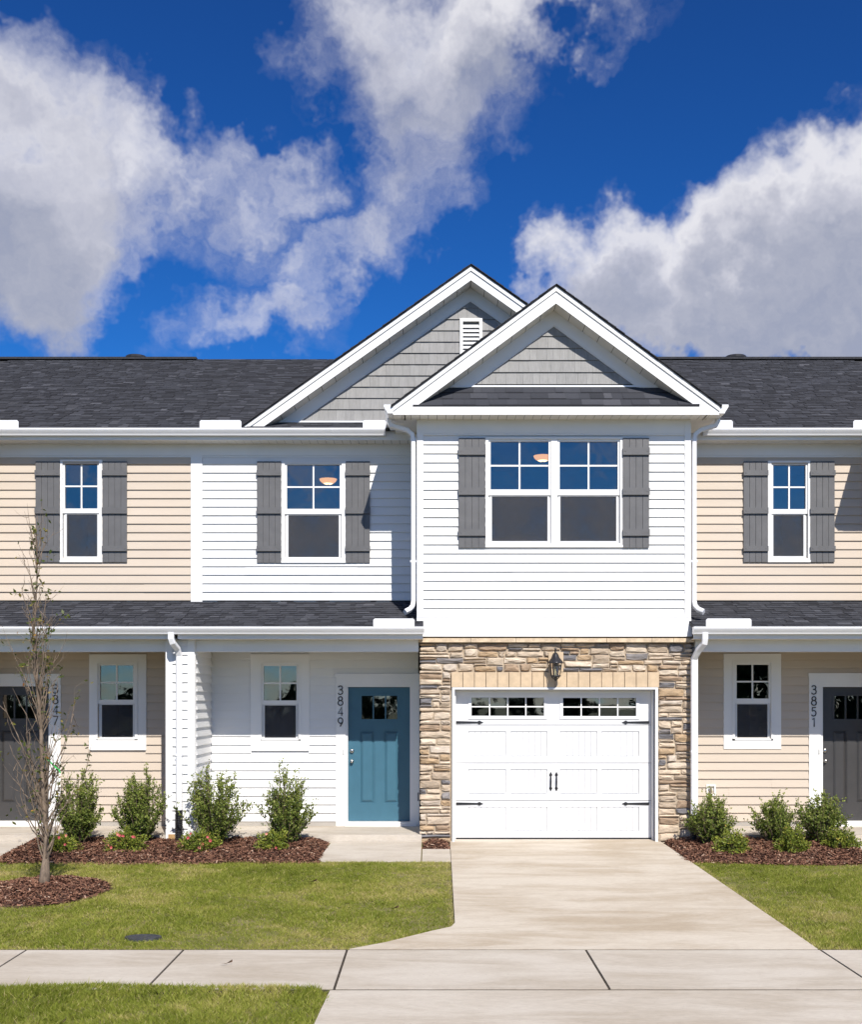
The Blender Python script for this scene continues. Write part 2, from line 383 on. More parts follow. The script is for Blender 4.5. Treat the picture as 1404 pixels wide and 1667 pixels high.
# front walks and porch slabs
def walk(name, x0, x1, xj):
    w = struct(B(min(x0, x1)+.3, max(x0, x1)-.3, -1.2, -.3, -.5, -.2).build(name, SOIL))
    MB().slab([(x0, -.065), (xj-.006, -.065), (xj-.006, -1.45), (x0-.08, -1.45)], lambda x, y: gz(x, y)-.008, .1).build('walk_slab', CONC2, w)
    return w
w = walk('front_walk', -1.38, 0, -.125)
MB().slab([(-.115, -.62), (.255, -.62), (.255, -1.45), (-.115, -1.45)], lambda x, y: gz(x, y)-.008, .1).build('walk_slab', CONC2, w)
mb = MB().slab([(-5.62, -.065), (-7.1, -.065), (-7.1, -1.45), (-5.54, -1.45)], lambda x, y: gz(x, y)-.008, .1); struct(mb.build('neighbour_walk', CONC2))
mb = MB().slab([(5.75, -.065), (7.1, -.065), (7.1, -1.45), (5.67, -1.45)], lambda x, y: gz(x, y)-.008, .1); struct(mb.build('neighbour_path', CONC2))

# ------------------------------------------------------------------ house kit
YR, YB = 1.17, 0.0                      # recessed wall and front wall planes
EX = .127                               # siding exposure
def board_mesh(name, m):
    mb = MB().add([(0, -.024, 0), (1, -.024, 0), (1, -.0235, .010), (0, -.0235, .010), (0, -.002, EX+.004), (1, -.002, EX+.004), (0, .004, 0), (1, .004, 0), (0, .004, EX+.004), (1, .004, EX+.004)],
                  [(0, 1, 2, 3), (3, 2, 5, 4), (6, 7, 1, 0), (0, 3, 4, 8, 6), (1, 7, 9, 5, 2)])
    return mb.mesh(name, m)
BM = {'w': board_mesh('siding_board', WHITE), 't': board_mesh('siding_board', TAN)}
def intervals(a, b, cuts):
    out = [(a, b)]
    for c0, c1 in cuts:
        nxt = []
        for p, q in out:
            if c1 <= p or c0 >= q: nxt.append((p, q)); continue
            if c0 > p: nxt.append((p, c0))
            if c1 < q: nxt.append((c1, q))
        out = nxt
    return [(p, q) for p, q in out if q-p > .015]
def siding(wall, kind, x0, x1, z0, z1, y, holes=(), face='-y'):
    z = z0
    while z < z1-.05:
        zm = z+EX*.5
        for p, q in intervals(x0, x1, [(h[0], h[1]) for h in holes if h[2]+.0 < zm < h[3]]):
            sc = (q-p, 1, min(1, (z1-z)/EX)); tilt = random.uniform(-.0012, .0012)
            if face == '-y':
                cut = random.uniform(p+.5, q-.5) if q-p > 1.6 and random.random() < .45 else q
                link('siding_board', BM[kind], wall, (p, y+tilt, z), 0, (cut-p, 1, sc[2]))
                if cut < q: link('siding_board', BM[kind], wall, (cut-.02, y+tilt-.0028, z), 0, (q-cut+.02, 1, sc[2]))
            elif face == '+x': link('siding_board', BM[kind], wall, (y, p, z), R(90), sc)
            else: link('siding_board', BM[kind], wall, (y, q, z), R(-90), sc)
        z += EX
def wall_mesh(x0, x1, z0, z1, y0, y1, holes):
    mb = MB()
    xs = sorted({x0, x1, *[v for h in holes for v in h[:2] if x0 < v < x1]}); zs = sorted({z0, z1, *[v for h in holes for v in h[2:] if z0 < v < z1]})
    for a, b in zip(xs[:-1], xs[1:]):
        for c, d in zip(zs[:-1], zs[1:]):
            if any(h[0] <= (a+b)/2 <= h[1] and h[2] <= (c+d)/2 <= h[3] for h in holes): continue
            mb.box(a, b, y0, y1, c, d)
    return mb
def inset(r, d): return (r[0]+d, r[1]-d, r[2]+d, r[3]-d)
def pxrect(x0, x1, y0, y1, Y):
    a, zt = at(x0, y0, Y); b, zb = at(x1, y1, Y); return (a, b, zb, zt)
UNITPANE = {}
def window(house, y, outer, sashes, casing=None, label=None):
    """outer: frame rect; sashes: list of (upper pane rect, lower pane rect); casing: rect of wide flat trim"""
    fr = MB()
    up0, lo0 = sashes[0]
    edges = []
    x = outer[0]
    # outer frame, proud of the siding
    L = min(s[0][0] for s in sashes); Rr = max(s[0][1] for s in sashes); T = up0[3]; Bm = min(s[1][2] for s in sashes)
    inner = (L-.03, Rr+.03, Bm-.035, T+.03)
    fr.ring(outer, inner, y-.034, y+.10)
    ow = fr.build('window', TRIM, house)
    if casing:
        MB().ring(casing, (outer[0]+.002, outer[1]-.002, outer[2]+.002, outer[3]-.002), y-.026, y+.02).build('casing', TRIM, ow)
    for i, (u, l) in enumerate(sashes):
        MB().ring((u[0]-.029, u[1]+.029, l[3]+.013, u[3]+.029), u, y-.012, y+.05).build('upper_sash', TRIM, ow)
        MB().ring((l[0]-.045, l[1]+.045, l[2]-.034, l[3]+.03), inset(l, -.004), y+.014, y+.08).build('lower_sash', TRIM, ow)
        B(u[0]-.005, u[1]+.005, y+.018, y+.024, u[2]-.005, u[3]+.005).build('pane', GLASS, ow)
        B(l[0]-.005, l[1]+.005, y+.050, y+.056, l[2]-.005, l[3]+.005).build('pane', GLASS, ow)
        cx, cz = (u[0]+u[1])/2, (u[2]+u[3])/2
        B(cx-.0115, cx+.0115, y+.006, y+.0175, u[2], u[3]).build('muntin', TRIM, ow)
        B(u[0], u[1], y+.008, y+.017, cz-.0115, cz+.0115).build('muntin', TRIM, ow)
        # insect screen in front of the lower sash
        MB().ring((l[0]-.026, l[1]+.026, l[2]-.024, l[3]+.012), inset(l, .002), y+.002, y+.013).build('screen_frame', mat('screen_frame_grey', (.66, .66, .65), .5, .03, 5), ow)
        B(l[0]+.001, l[1]-.001, y+.006, y+.008, l[2]+.001, l[3]-.001).build('screen', SCREEN, ow)
        if i: B((sashes[i-1][0][1]+u[0])/2-.045, (sashes[i-1][0][1]+u[0])/2+.045, y-.024, y+.09, Bm-.03, T+.03).build('mullion', TRIM, ow)
    # the sill lip
    if not casing: B(outer[0]-.004, outer[1]+.004, y-.046, y-.034, outer[2]-.002, outer[2]+.028).build('sill', TRIM, ow)
    return ow
def room(house, x0, x1, y0, y1, z0, z1):
    MB().add([(x0, y0, z0), (x1, y0, z0), (x1, y1, z0), (x0, y1, z0), (x0, y0, z1), (x1, y0, z1), (x1, y1, z1), (x0, y1, z1)],
             [(0, 1, 2, 3), (4, 7, 6, 5), (1, 5, 6, 2), (2, 6, 7, 3), (3, 7, 4, 0)]).build('room', ROOM, house)
def shutter(house, y, r, bat):
    """board and batten: backing, four planks, three battens at relative heights"""
    o = B(r[0]+.006, r[1]-.006, y-.012, y+.01, r[2]+.004, r[3]-.004).build('shutter', SHUT, house)
    n = 4; wd = (r[1]-r[0])/n
    for i in range(n): B(r[0]+i*wd+.0025, r[0]+(i+1)*wd-.0025, y-.026, y-.012, r[2], r[3]).build('plank', SHUT, o)
    for z0, z1 in bat:
        mb = MB().box(r[0]-.004, r[1]+.004, y-.056, y-.0262, z0, z1)
        for sx in (r[0]+.03, r[1]-.03): mb.box(sx-.008, sx+.008, y-.060, y-.056, (z0+z1)/2-.008, (z0+z1)/2+.008)
        mb.build('batten', SHUT, o)
def gutter(house, x0, x1, y, z, h=.10, d=.115, run='x'):
    """K profile trough; y is the fascia face, z the top"""
    prof = [(0, 0), (0, -h), (-d*.58, -h), (-d*.66, -h*.80), (-d*.86, -h*.50), (-d*.97, -h*.30), (-d, -h*.26), (-d, -h*.02), (-d*.965, 0), (-d*.86, 0), (-d*.86, -.012), (-d*.93, -.014), (-d*.93, -h*.28), (-d*.60, -h*.93), (-.005, -h*.93), (-.005, 0)]
    n = len(prof); mb = MB()
    vs = []
    for e in (x0, x1):
        vs += [(e, y+a, z+b) if run == 'x' else (y+a, e, z+b) for a, b in prof] if run != '+y' else [(y-a, e, z+b) for a, b in prof]
    mb.add(vs, [(i, (i+1) % n, (i+1) % n+n, i+n) for i in range(n)])
    capp = [0, 1, 2, 3, 4, 5, 6, 7, 8]
    mb.add([vs[i] for i in capp], [tuple(range(9))]); mb.add([vs[n+i] for i in capp], [tuple(range(9))])
    return mb.build('gutter', GUTT, house)
def downspout(house, pts, w=.082, d=.062, straps=(), side=(1, 0, 0)):
    sec = [(-w/2, -d/2), (w/2, -d/2), (w/2, d/2), (-w/2, d/2)]
    # ribbed front: small chamfers
    c = .010
    sec = [(-w/2+c, -d/2), (w/2-c, -d/2), (w/2, -d/2+c), (w/2, d/2-c), (w/2-c, d/2), (-w/2+c, d/2), (-w/2, d/2-c), (-w/2, -d/2+c)]
    o = MB().sweep(pts, lambda i: sec, side).build('downspout', GUTT, house)
    for z in straps:
        p = min(pts, key=lambda q: abs(q[2]-z)); x, y = p[0], p[1]
        B(x-w/2-.003, x+w/2+.003, y-d/2-.003, y+d/2+.01, z-.014, z+.014).build('strap', GUTT, o)
    return o
def soffit(house, x0, x1, y0, y1, z, pitch=.122):
    o = B(x0, x1, y0, y1, z+.006, z+.02).build('soffit', mat('soffit_gap', (.12, .115, .105), .8), house)
    n = max(1, round((x1-x0)/pitch)); w = (x1-x0)/n
    me = B(0, w-.006, y0, y1, 0, .0058).mesh('soffit_panel', SOFF)
    for i in range(n): link('soffit_panel', me, o, (x0+i*w+.003, 0, z))
    return o
def shingles(house, x0, x1, y0, z0, slope, run, name='shingle_courses', ex=.132, wmin=.08, wmax=.22, keep=None, sx=None):
    """roof covering as overlapping tabs of real thickness; y grows up the slope"""
    L = run*math.hypot(1, slope); n = int(L/ex)+1; c = 1/math.hypot(1, slope); s_ = slope*c
    V = []; Fq = []; tone = []
    for k in range(n):
        x = x0-random.uniform(0, .3)
        while x < x1:
            w = random.uniform(wmin, wmax); a, b = max(x, x0), min(x+w, x1); x += w
            if b-a < .01: continue
            t = random.choice((.005, .006, .013, .014)); l0 = k*ex; l1 = min((k+1)*ex+.01, L)
            if keep and not keep((a+b)/2, y0+l0*c): continue
            def P(l, h): return (y0+l*c-h*s_, z0+l*s_+h*c)
            q = len(V); ya, za = P(l0, t); yb, zb = P(l1, .001); yc, zc = P(l0, -.004)
            V += [(a+.002, ya, za), (b-.002, ya, za), (b-.002, yb, zb), (a+.002, yb, zb), (a+.002, yc, zc), (b-.002, yc, zc)]
            Fq += [(q, q+1, q+2, q+3), (q+4, q+5, q+1, q)]
            tn = random.gauss(.52, .14); tone += [tn, .1]
    o = np_mesh(name, V, Fq, SHING, house, tone); o['kind'] = 'stuff'
    return o
def roof_slab(house, x0, x1, y0, z0, y1, z1, th=.05, name='roof', m=None):
    return MB().add([(x0, y0, z0), (x1, y0, z0), (x1, y1, z1), (x0, y1, z1), (x0, y0, z0-th), (x1, y0, z0-th), (x1, y1, z1-th), (x0, y1, z1-th)],
                    [(0, 1, 2, 3), (7, 6, 5, 4), (4, 5, 1, 0), (5, 6, 2, 1), (6, 7, 3, 2), (7, 4, 0, 3)]).build(name, m or ROOFB, house)
def gable(house, xp, zp, pitch, run, yr, yw, ydeep, zfloor, zshake, thick=.27, frieze=.20, panels=True, zcut=-9):
    """gable end: xp,zp ridge of the shingles; rake boards at yr, shake wall at yw"""
    for sgn in (-1, 1):
        xe = xp+sgn*run; ze = zp-pitch*run
        def band(t, b, y0, y1, name, m, zc, ext=0.0):
            xx = xp+sgn*(run+ext); zz = zp-pitch*(run+ext)
            poly = clip([(xp, zp-t), (xx, zz-t), (xx, zz-b), (xp, zp-b)], 0, -1, -zc)
            return MB().prism(poly, y0, y1).build(name, m, house) if len(poly) > 2 else None
        # roof plane
        o = MB().prism([(xp, zp-.014), (xe+sgn*.03, ze-.03*pitch-.014), (xe+sgn*.03, ze-.03*pitch-.04), (xp, zp-.04)], yr-.035, ydeep).build('gable_roof', ROOFB, house)
        # shingle butts along the rake: short stacked tabs
        n = int(run*math.hypot(1, pitch)/.143)
        mb = MB()
        for k in range(n+1):
            a = k*.143/math.hypot(1, pitch); b = min(run+.03, a+.16/math.hypot(1, pitch))
            h0 = random.uniform(.001, .004); h1 = random.uniform(.010, .016)
            yy = yr-.045-random.uniform(0, .012)
            mb.prism([(xp+sgn*a, zp-pitch*a-.016+h0), (xp+sgn*b, zp-pitch*b-.016+h1), (xp+sgn*b, zp-pitch*b-.02), (xp+sgn*a, zp-pitch*a-.02)], yy, ydeep)
        sh = mb.build('gable_shingles', MATS['edge_shingle'] if 'edge_shingle' in MATS else mat('edge_shingle', (.035, .035, .04), .9, .2, 25), o); sh['kind'] = 'stuff'
        band(.04, .105, yr-.022, yr+.02, 'drip_board', TRIM, zcut)
        band(.105, thick, yr-.004, yr+.018, 'rake_board', TRIM, zcut)
        # sloped soffit in panels
        L = run; step = .20; k = 0
        sb = band(thick-.012, thick-.004, yr+.018, yw+.02, 'rake_soffit', mat('soffit_gap', (.12, .115, .105), .8), zcut)
        while k*step < L:
            a, b = k*step+.004, min(L, (k+1)*step-.004); k += 1
            poly = clip([(xp+sgn*a, zp-pitch*a-thick+.0041), (xp+sgn*b, zp-pitch*b-thick+.0041), (xp+sgn*b, zp-pitch*b-thick-.002), (xp+sgn*a, zp-pitch*a-thick-.002)], 0, -1, -zcut)
            if len(poly) > 2: MB().prism(poly, yr+.0185, yw+.01).build('soffit_panel', SOFF, sb)
        band(thick+.003, thick+frieze, yw-.03, yw+.01, 'rake_frieze', TRIM, zfloor)
        band(thick+frieze+.001, thick+frieze+.018, yw-.024, yw+.01, 'rake_bead', TRIM, zfloor)
    # triangular wall
    def tri(t, z0): w = (zp-t-z0)/pitch; return [(xp-w, z0), (xp+w, z0), (xp, zp-t)]
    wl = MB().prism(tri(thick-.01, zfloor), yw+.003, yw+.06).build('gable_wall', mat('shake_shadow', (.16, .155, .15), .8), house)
    return wl
def shakes(wl, xp, zp, pitch, t, z0, yw, hole=None, h=.168):
    z = z0; row = 0
    T = [(1*pitch, 1, zp-t+pitch*xp), (-1*pitch, 1, zp-t-pitch*xp)]
    while z < zp-t-.01:
        wdt = (zp-t-z)/pitch; x = xp-wdt-random.uniform(0, .1)
        while x < xp+wdt:
            w = random.uniform(.085, .17); a, b = x, x+w; x += w
            segs = intervals(a, b, [(hole[0], hole[1])]) if hole and hole[2] < z+h/2 < hole[3] else [(a, b)]
            for a1, b1 in segs:
                poly = [(a1, z), (b1-.002, z), (b1-.002, z+h-.002), (a1, z+h-.002)]
                for A in T: poly = clip(poly, *A)
                if len(poly) < 3 or abs(sum(poly[i][0]*poly[(i+1) % len(poly)][1]-poly[(i+1) % len(poly)][0]*poly[i][1] for i in range(len(poly)))) < .0006: continue
                # face slopes out towards the bottom edge
                n = len(poly); out = .016+random.uniform(0, .004)
                vs = [(px, yw-.001-out*(1-(pz-z)/h), pz) for px, pz in poly]+[(px, yw+.002, pz) for px, pz in poly]
                ar = sum(poly[i][0]*poly[(i+1) % n][1]-poly[(i+1) % n][0]*poly[i][1] for i in range(n))
                if ar < 0: continue
                MB().add(vs, [tuple(range(n))]+[(i, i+n, (i+1) % n+n, (i+1) % n) for i in range(n)]).build('shake', random.choice(SHAKE), wl)
        z += h; row += 1
def splash(house, x0, x1, y, z, h=.115):
    mb = MB().prism([(x0, z), (x1, z), (x1, z+h-.02), (x1-.02, z+h), (x0+.02, z+h), (x0, z+h-.02)], y-.003, y+.002)
    return mb.build('splash_guard', GUTT, house)
DIGITS = {
 '3': [[(.04, .84), (.12, .96), (.30, 1), (.48, .95), (.56, .80), (.50, .63), (.30, .55), (.18, .55)], [(.30, .55), (.50, .50), (.60, .30), (.52, .10), (.30, 0), (.10, .05), (.0, .18)]],
 '8': [[(.30+.25*math.sin(a), .775+.225*math.cos(a)) for a in [i*math.pi/8 for i in range(17)]], [(.30+.31*math.sin(a), .275+.275*math.cos(a)) for a in [i*math.pi/8 for i in range(17)]]],
 '4': [[(.62, .28), (.0, .28), (.46, 1), (.46, 0)]],
 '9': [[(.30+.29*math.sin(a), .69+.31*math.cos(a)) for a in [i*math.pi/8 for i in range(17)]], [(.585, .62), (.52, .40), (.26, 0)]],
 '7': [[(.02, 1), (.60, 1), (.18, 0)]],
 '5': [[(.54, 1), (.12, 1), (.07, .57), (.28, .64), (.48, .57), (.58, .34), (.50, .10), (.28, 0), (.08, .05), (.0, .16)]],
 '1': [[(.12, .84), (.34, 1), (.34, 0)]]}
def digit(ch, cx, cz, y, parent, h=.128):
    mb = MB(); r = .0085
    sec = [(-r, -.004), (r, -.004), (r, .004), (-r, .004)]
    for pl in DIGITS[ch]:
        mb.tube([(cx+(px-.3)*h*.92, y-.006, cz+(pz-.5)*h) for px, pz in pl], r, 6)
    o = mb.build('address_digit', BLACK, parent); o['label'] = 'black numeral %s' % ch
    return o
def door(house, y, leaf, m, casing, digits, dcol, colour, knob_side=-1):
    """leaf, casing: rects. leaf set back from the casing"""
    yl = y+.075
    cs = MB().ring((casing[0], casing[1], casing[2]-.0, casing[3]), (leaf[0]-.03, leaf[1]+.03, casing[2], leaf[3]+.03), y-.03, y+.05)
    cs.v = cs.v[:8]+cs.v[16:]; cs.f = [f for f in cs.f if max(f) < 8]+[tuple(i-8 for i in f) for f in cs.f if min(f) >= 16]
    co = cs.build('door_casing', TRIM, house)
    MB().box(casing[0]-.012, casing[1]+.004, y-.042, y-.0305, casing[3]-.02, casing[3]+.03).build('head_trim', TRIM, co)
    MB().box(leaf[0]-.0295, leaf[0]+.002, y-.012, yl+.03, leaf[2]-.01, leaf[3]+.0295).box(leaf[1]-.002, leaf[1]+.0295, y-.012, yl+.03, leaf[2]-.01, leaf[3]+.0295).box(leaf[0]-.0, leaf[1]+.0, y-.012, yl+.03, leaf[3]-.002, leaf[3]+.0295).build('jamb', TRIM, co)
    w, h = leaf[1]-leaf[0], leaf[3]-leaf[2]
    X = lambda u: leaf[0]+u*w
    Z = lambda v: leaf[3]-v*h
    gl = (X(.21), X(.80), Z(.245), Z(.063))
    pn = [(X(.185), X(.43), Z(.87), Z(.325)), (X(.575), X(.82), Z(.87), Z(.325))]
    lf = wall_mesh(leaf[0]+.003, leaf[1]-.003, leaf[2], leaf[3]-.004, yl, yl+.04, [gl]+pn).build('door', m, house)
    tag(lf, colour)
    for p in pn:
        # moulded panel: sunk step and raised field
        MB().ring(p, inset(p, .018), yl+.012, yl+.03).build('panel_moulding', m, lf)
        q = inset(p, .018); r = inset(q, .034)
        MB().add([(q[0], yl+.022, q[2]), (q[1], yl+.022, q[2]), (q[1], yl+.022, q[3]), (q[0], yl+.022, q[3]), (r[0], yl+.003, r[2]), (r[1], yl+.003, r[2]), (r[1], yl+.003, r[3]), (r[0], yl+.003, r[3])],
                 [(0, 1, 5, 4), (1, 2, 6, 5), (2, 3, 7, 6), (3, 0, 4, 7), (4, 5, 6, 7)]).build('raised_panel', m, lf)
    MB().ring(inset(gl, -.022), inset(gl, .008), yl-.010, yl-.0005).build('lite_frame', m, lf)
    gw = (gl[1]-gl[0])/3
    for i in range(3):
        B(gl[0]+i*gw+.004, gl[0]+(i+1)*gw-.004, yl+.010, yl+.016, gl[2], gl[3]).build('pane', GLASS, lf)
        if i: B(gl[0]+i*gw-.010, gl[0]+i*gw+.010, yl-.006, yl+.02, gl[2], gl[3]).build('glazing_bar', m, lf)
    kx = leaf[0]+.058 if knob_side < 0 else leaf[1]-.058
    for zz, r, dep in ((Z(.478), .030, .03), (Z(.555), .026, .06)):
        mb = MB()
        pr = [(0, -dep), (r*.7, -dep), (r, -dep*.8), (r, -dep*.45), (r*.45, -dep*.35), (r*.45, -.01), (r*1.1, -.008), (r*1.1, 0)]
        n = 14
        mb.add([(kx+a*math.cos(6.28319*j/n), yl+b, zz+a*math.sin(6.28319*j/n)) for a, b in pr for j in range(n)],
               [(i*n+(j+1) % n, i*n+j, (i+1)*n+j, (i+1)*n+(j+1) % n) for i in range(len(pr)-1) for j in range(n)])
        mb.build('deadbolt' if r > .028 else 'knob', CHROME, lf, True)
    B(casing[0]+.13, casing[1]-.04, y-.06, yl+.05, casing[2]-.01, leaf[2]-.004).build('threshold', TRIM, co)
    for ch, (px, pz) in zip(digits, dcol): digit(ch, px, pz, y-.031, co)
    if knob_side < 0: B(leaf[0]-.075, leaf[0]-.05, y-.042, y-.0305, Z(.50), Z(.465)).build('doorbell', mat('doorbell_white', (.6, .6, .58), .4, .02, 5), co)
    return lf

# ------------------------------------------------------------------ the three townhouses
MAIN_P, Y_E, Z_E, Y_RIDGE = .45, .80, 5.935, 6.76
def main_roof(root, x0, x1, sh0, sh1):
    zr = Z_E+MAIN_P*(Y_RIDGE-Y_E)
    r = roof_slab(root, x0, x1, Y_E, Z_E, Y_RIDGE, zr, .04)
    roof_slab(root, x0, x1, 2*Y_RIDGE-Y_E, Z_E, Y_RIDGE, zr, .04, 'rear_roof', ROOFB)
    shingles(r, sh0, sh1, Y_E-.03, Z_E+.004, MAIN_P, Y_RIDGE-Y_E+.03)
    return r, zr
def eave(root, x0, x1, g0, g1):
    B(x0, x1, .838, .862, 5.778, 5.935).build('fascia', TRIM, root)
    soffit(root, x0, x1, .862, YR, 5.781)
    gutter(root, g0, g1, .837, 5.93)
def porch_roof(root, x0, x1, s0, s1):
    z0, z1 = 2.965, 3.428; ya = -.325; sl = (z1-z0)/(YR-.0-ya)
    r = roof_slab(root, x0, x1, ya, z0, YR+.0, z1, .035, 'porch_roof')
    shingles(r, s0, s1, ya-.025, z0+.004-.025*sl, sl, YR-ya+.02, 'porch_shingles')
    return r
def stone_veneer(parent, x0, x1, ztop, hole, y):
    """skyline packing of ledge stones; hole = (x0,x1,ztop) left open"""
    st = .02; n = int(round((x1-x0)/st)); sky = [0.0]*n; base = -.06
    for i in range(n):
        xm = x0+(i+.5)*st
        sky[i] = hole[2] if hole[0] < xm < hole[1] else base
    cnt = 0; last = None
    while True:
        lo = min(sky)
        if lo >= ztop-.005: break
        i = sky.index(lo); j = i
        while j < n and abs(sky[j]-lo) < 1e-6: j += 1
        run = j-i
        w = int(random.triangular(8, 24, 13))
        if random.random() < .18: w = random.randint(5, 8)
        h = random.choice((.045, .055, .065, .075, .085, .10, .12))
        if w < 8: h = min(h, .10)
        if run-w < 6: w = run
        if w > 26: w = run//2
        left_h = sky[i-1]-lo if i else 9
        if .03 < left_h and abs(left_h-h) < .03: h = left_h
        right_h = sky[i+w]-lo if i+w < n else 9
        if .03 < right_h and abs(right_h-h) < .025: h = right_h
        if ztop-lo-h < .045: h = ztop-lo
        for k in range(i, i+w): sky[k] = lo+h
        a, b, c, d = x0+i*st, x0+(i+w)*st, lo, lo+h
        stone(parent, a, b, c, d, y); cnt += 1
    return cnt
def stone(parent, a, b, c, d, y):
    g = .0032; a += g; b -= g; c += g; d -= g
    w, h = b-a, d-c; jit = min(.014, h*.14)
    nx = max(2, int(w/.09)); pts = []
    for i in range(nx): pts.append((a+w*i/nx, c))
    pts.append((b, c)); pts.append((b, (c+d)/2))
    for i in range(nx): pts.append((b-w*i/nx, d))
    pts.append((a, d)); pts.append((a, (c+d)/2))
    rp = []
    for px, pz in pts:
        cx, cz = (a+b)/2, (c+d)/2
        corner = (abs(px-a) < 1e-6 or abs(px-b) < 1e-6) and (abs(pz-c) < 1e-6 or abs(pz-d) < 1e-6)
        ins = random.uniform(0, jit)*(1.5 if corner else 1)
        px += (ins if px < cx else -ins)*(1 if (abs(px-a) < 1e-6 or abs(px-b) < 1e-6) else 0)
        pz += (ins if pz < cz else -ins)*(1 if (abs(pz-c) < 1e-6 or abs(pz-d) < 1e-6) else 0)
        rp.append((px, pz))
    n = len(rp); dep = random.uniform(.018, .036); cx, cz = (a+b)/2, (c+d)/2
    tilt = random.uniform(-.010, .010); tz = random.uniform(-.006, .012)
    V = [(px, y+.004, pz) for px, pz in rp]
    V += [(px, y-dep*.55, pz) for px, pz in rp]
    kx, kz = max(.0, 1-.018/(w/2)), max(.25, 1-.012/(h/2))
    for px, pz in rp:
        u, v = (px-cx)/(w/2), (pz-cz)/(h/2)
        V.append((cx+(px-cx)*kx, y-dep-tilt*u-tz*v+random.uniform(-.006, .006), cz+(pz-cz)*kz))
    V += [(cx-w*.22, y-dep-random.uniform(.0, .012), cz+random.uniform(-.1, .1)*h), (cx+w*.22, y-dep-random.uniform(.0, .012), cz+random.uniform(-.1, .1)*h)]
    Fc = []
    for i in range(n):
        j = (i+1) % n
        Fc += [(i, j, n+j, n+i), (n+i, n+j, 2*n+j, 2*n+i)]
    L, Rr = 3*n, 3*n+1
    for i in range(n):
        j = (i+1) % n; mx = (V[2*n+i][0]+V[2*n+j][0])/2
        Fc.append((2*n+i, 2*n+j, L if mx < cx else Rr))
    # close the seam between the two fans
    for i in range(n):
        j = (i+1) % n; k = (i-1) % n
        m1 = (V[2*n+i][0]+V[2*n+j][0])/2 < cx; m0 = (V[2*n+k][0]+V[2*n+i][0])/2 < cx
        if m1 != m0: Fc.append((2*n+i, L, Rr) if m1 else (2*n+i, Rr, L))
    o = MB().add(V, Fc).build('stone', random.choices(STONES, STW)[0], parent)
    return o

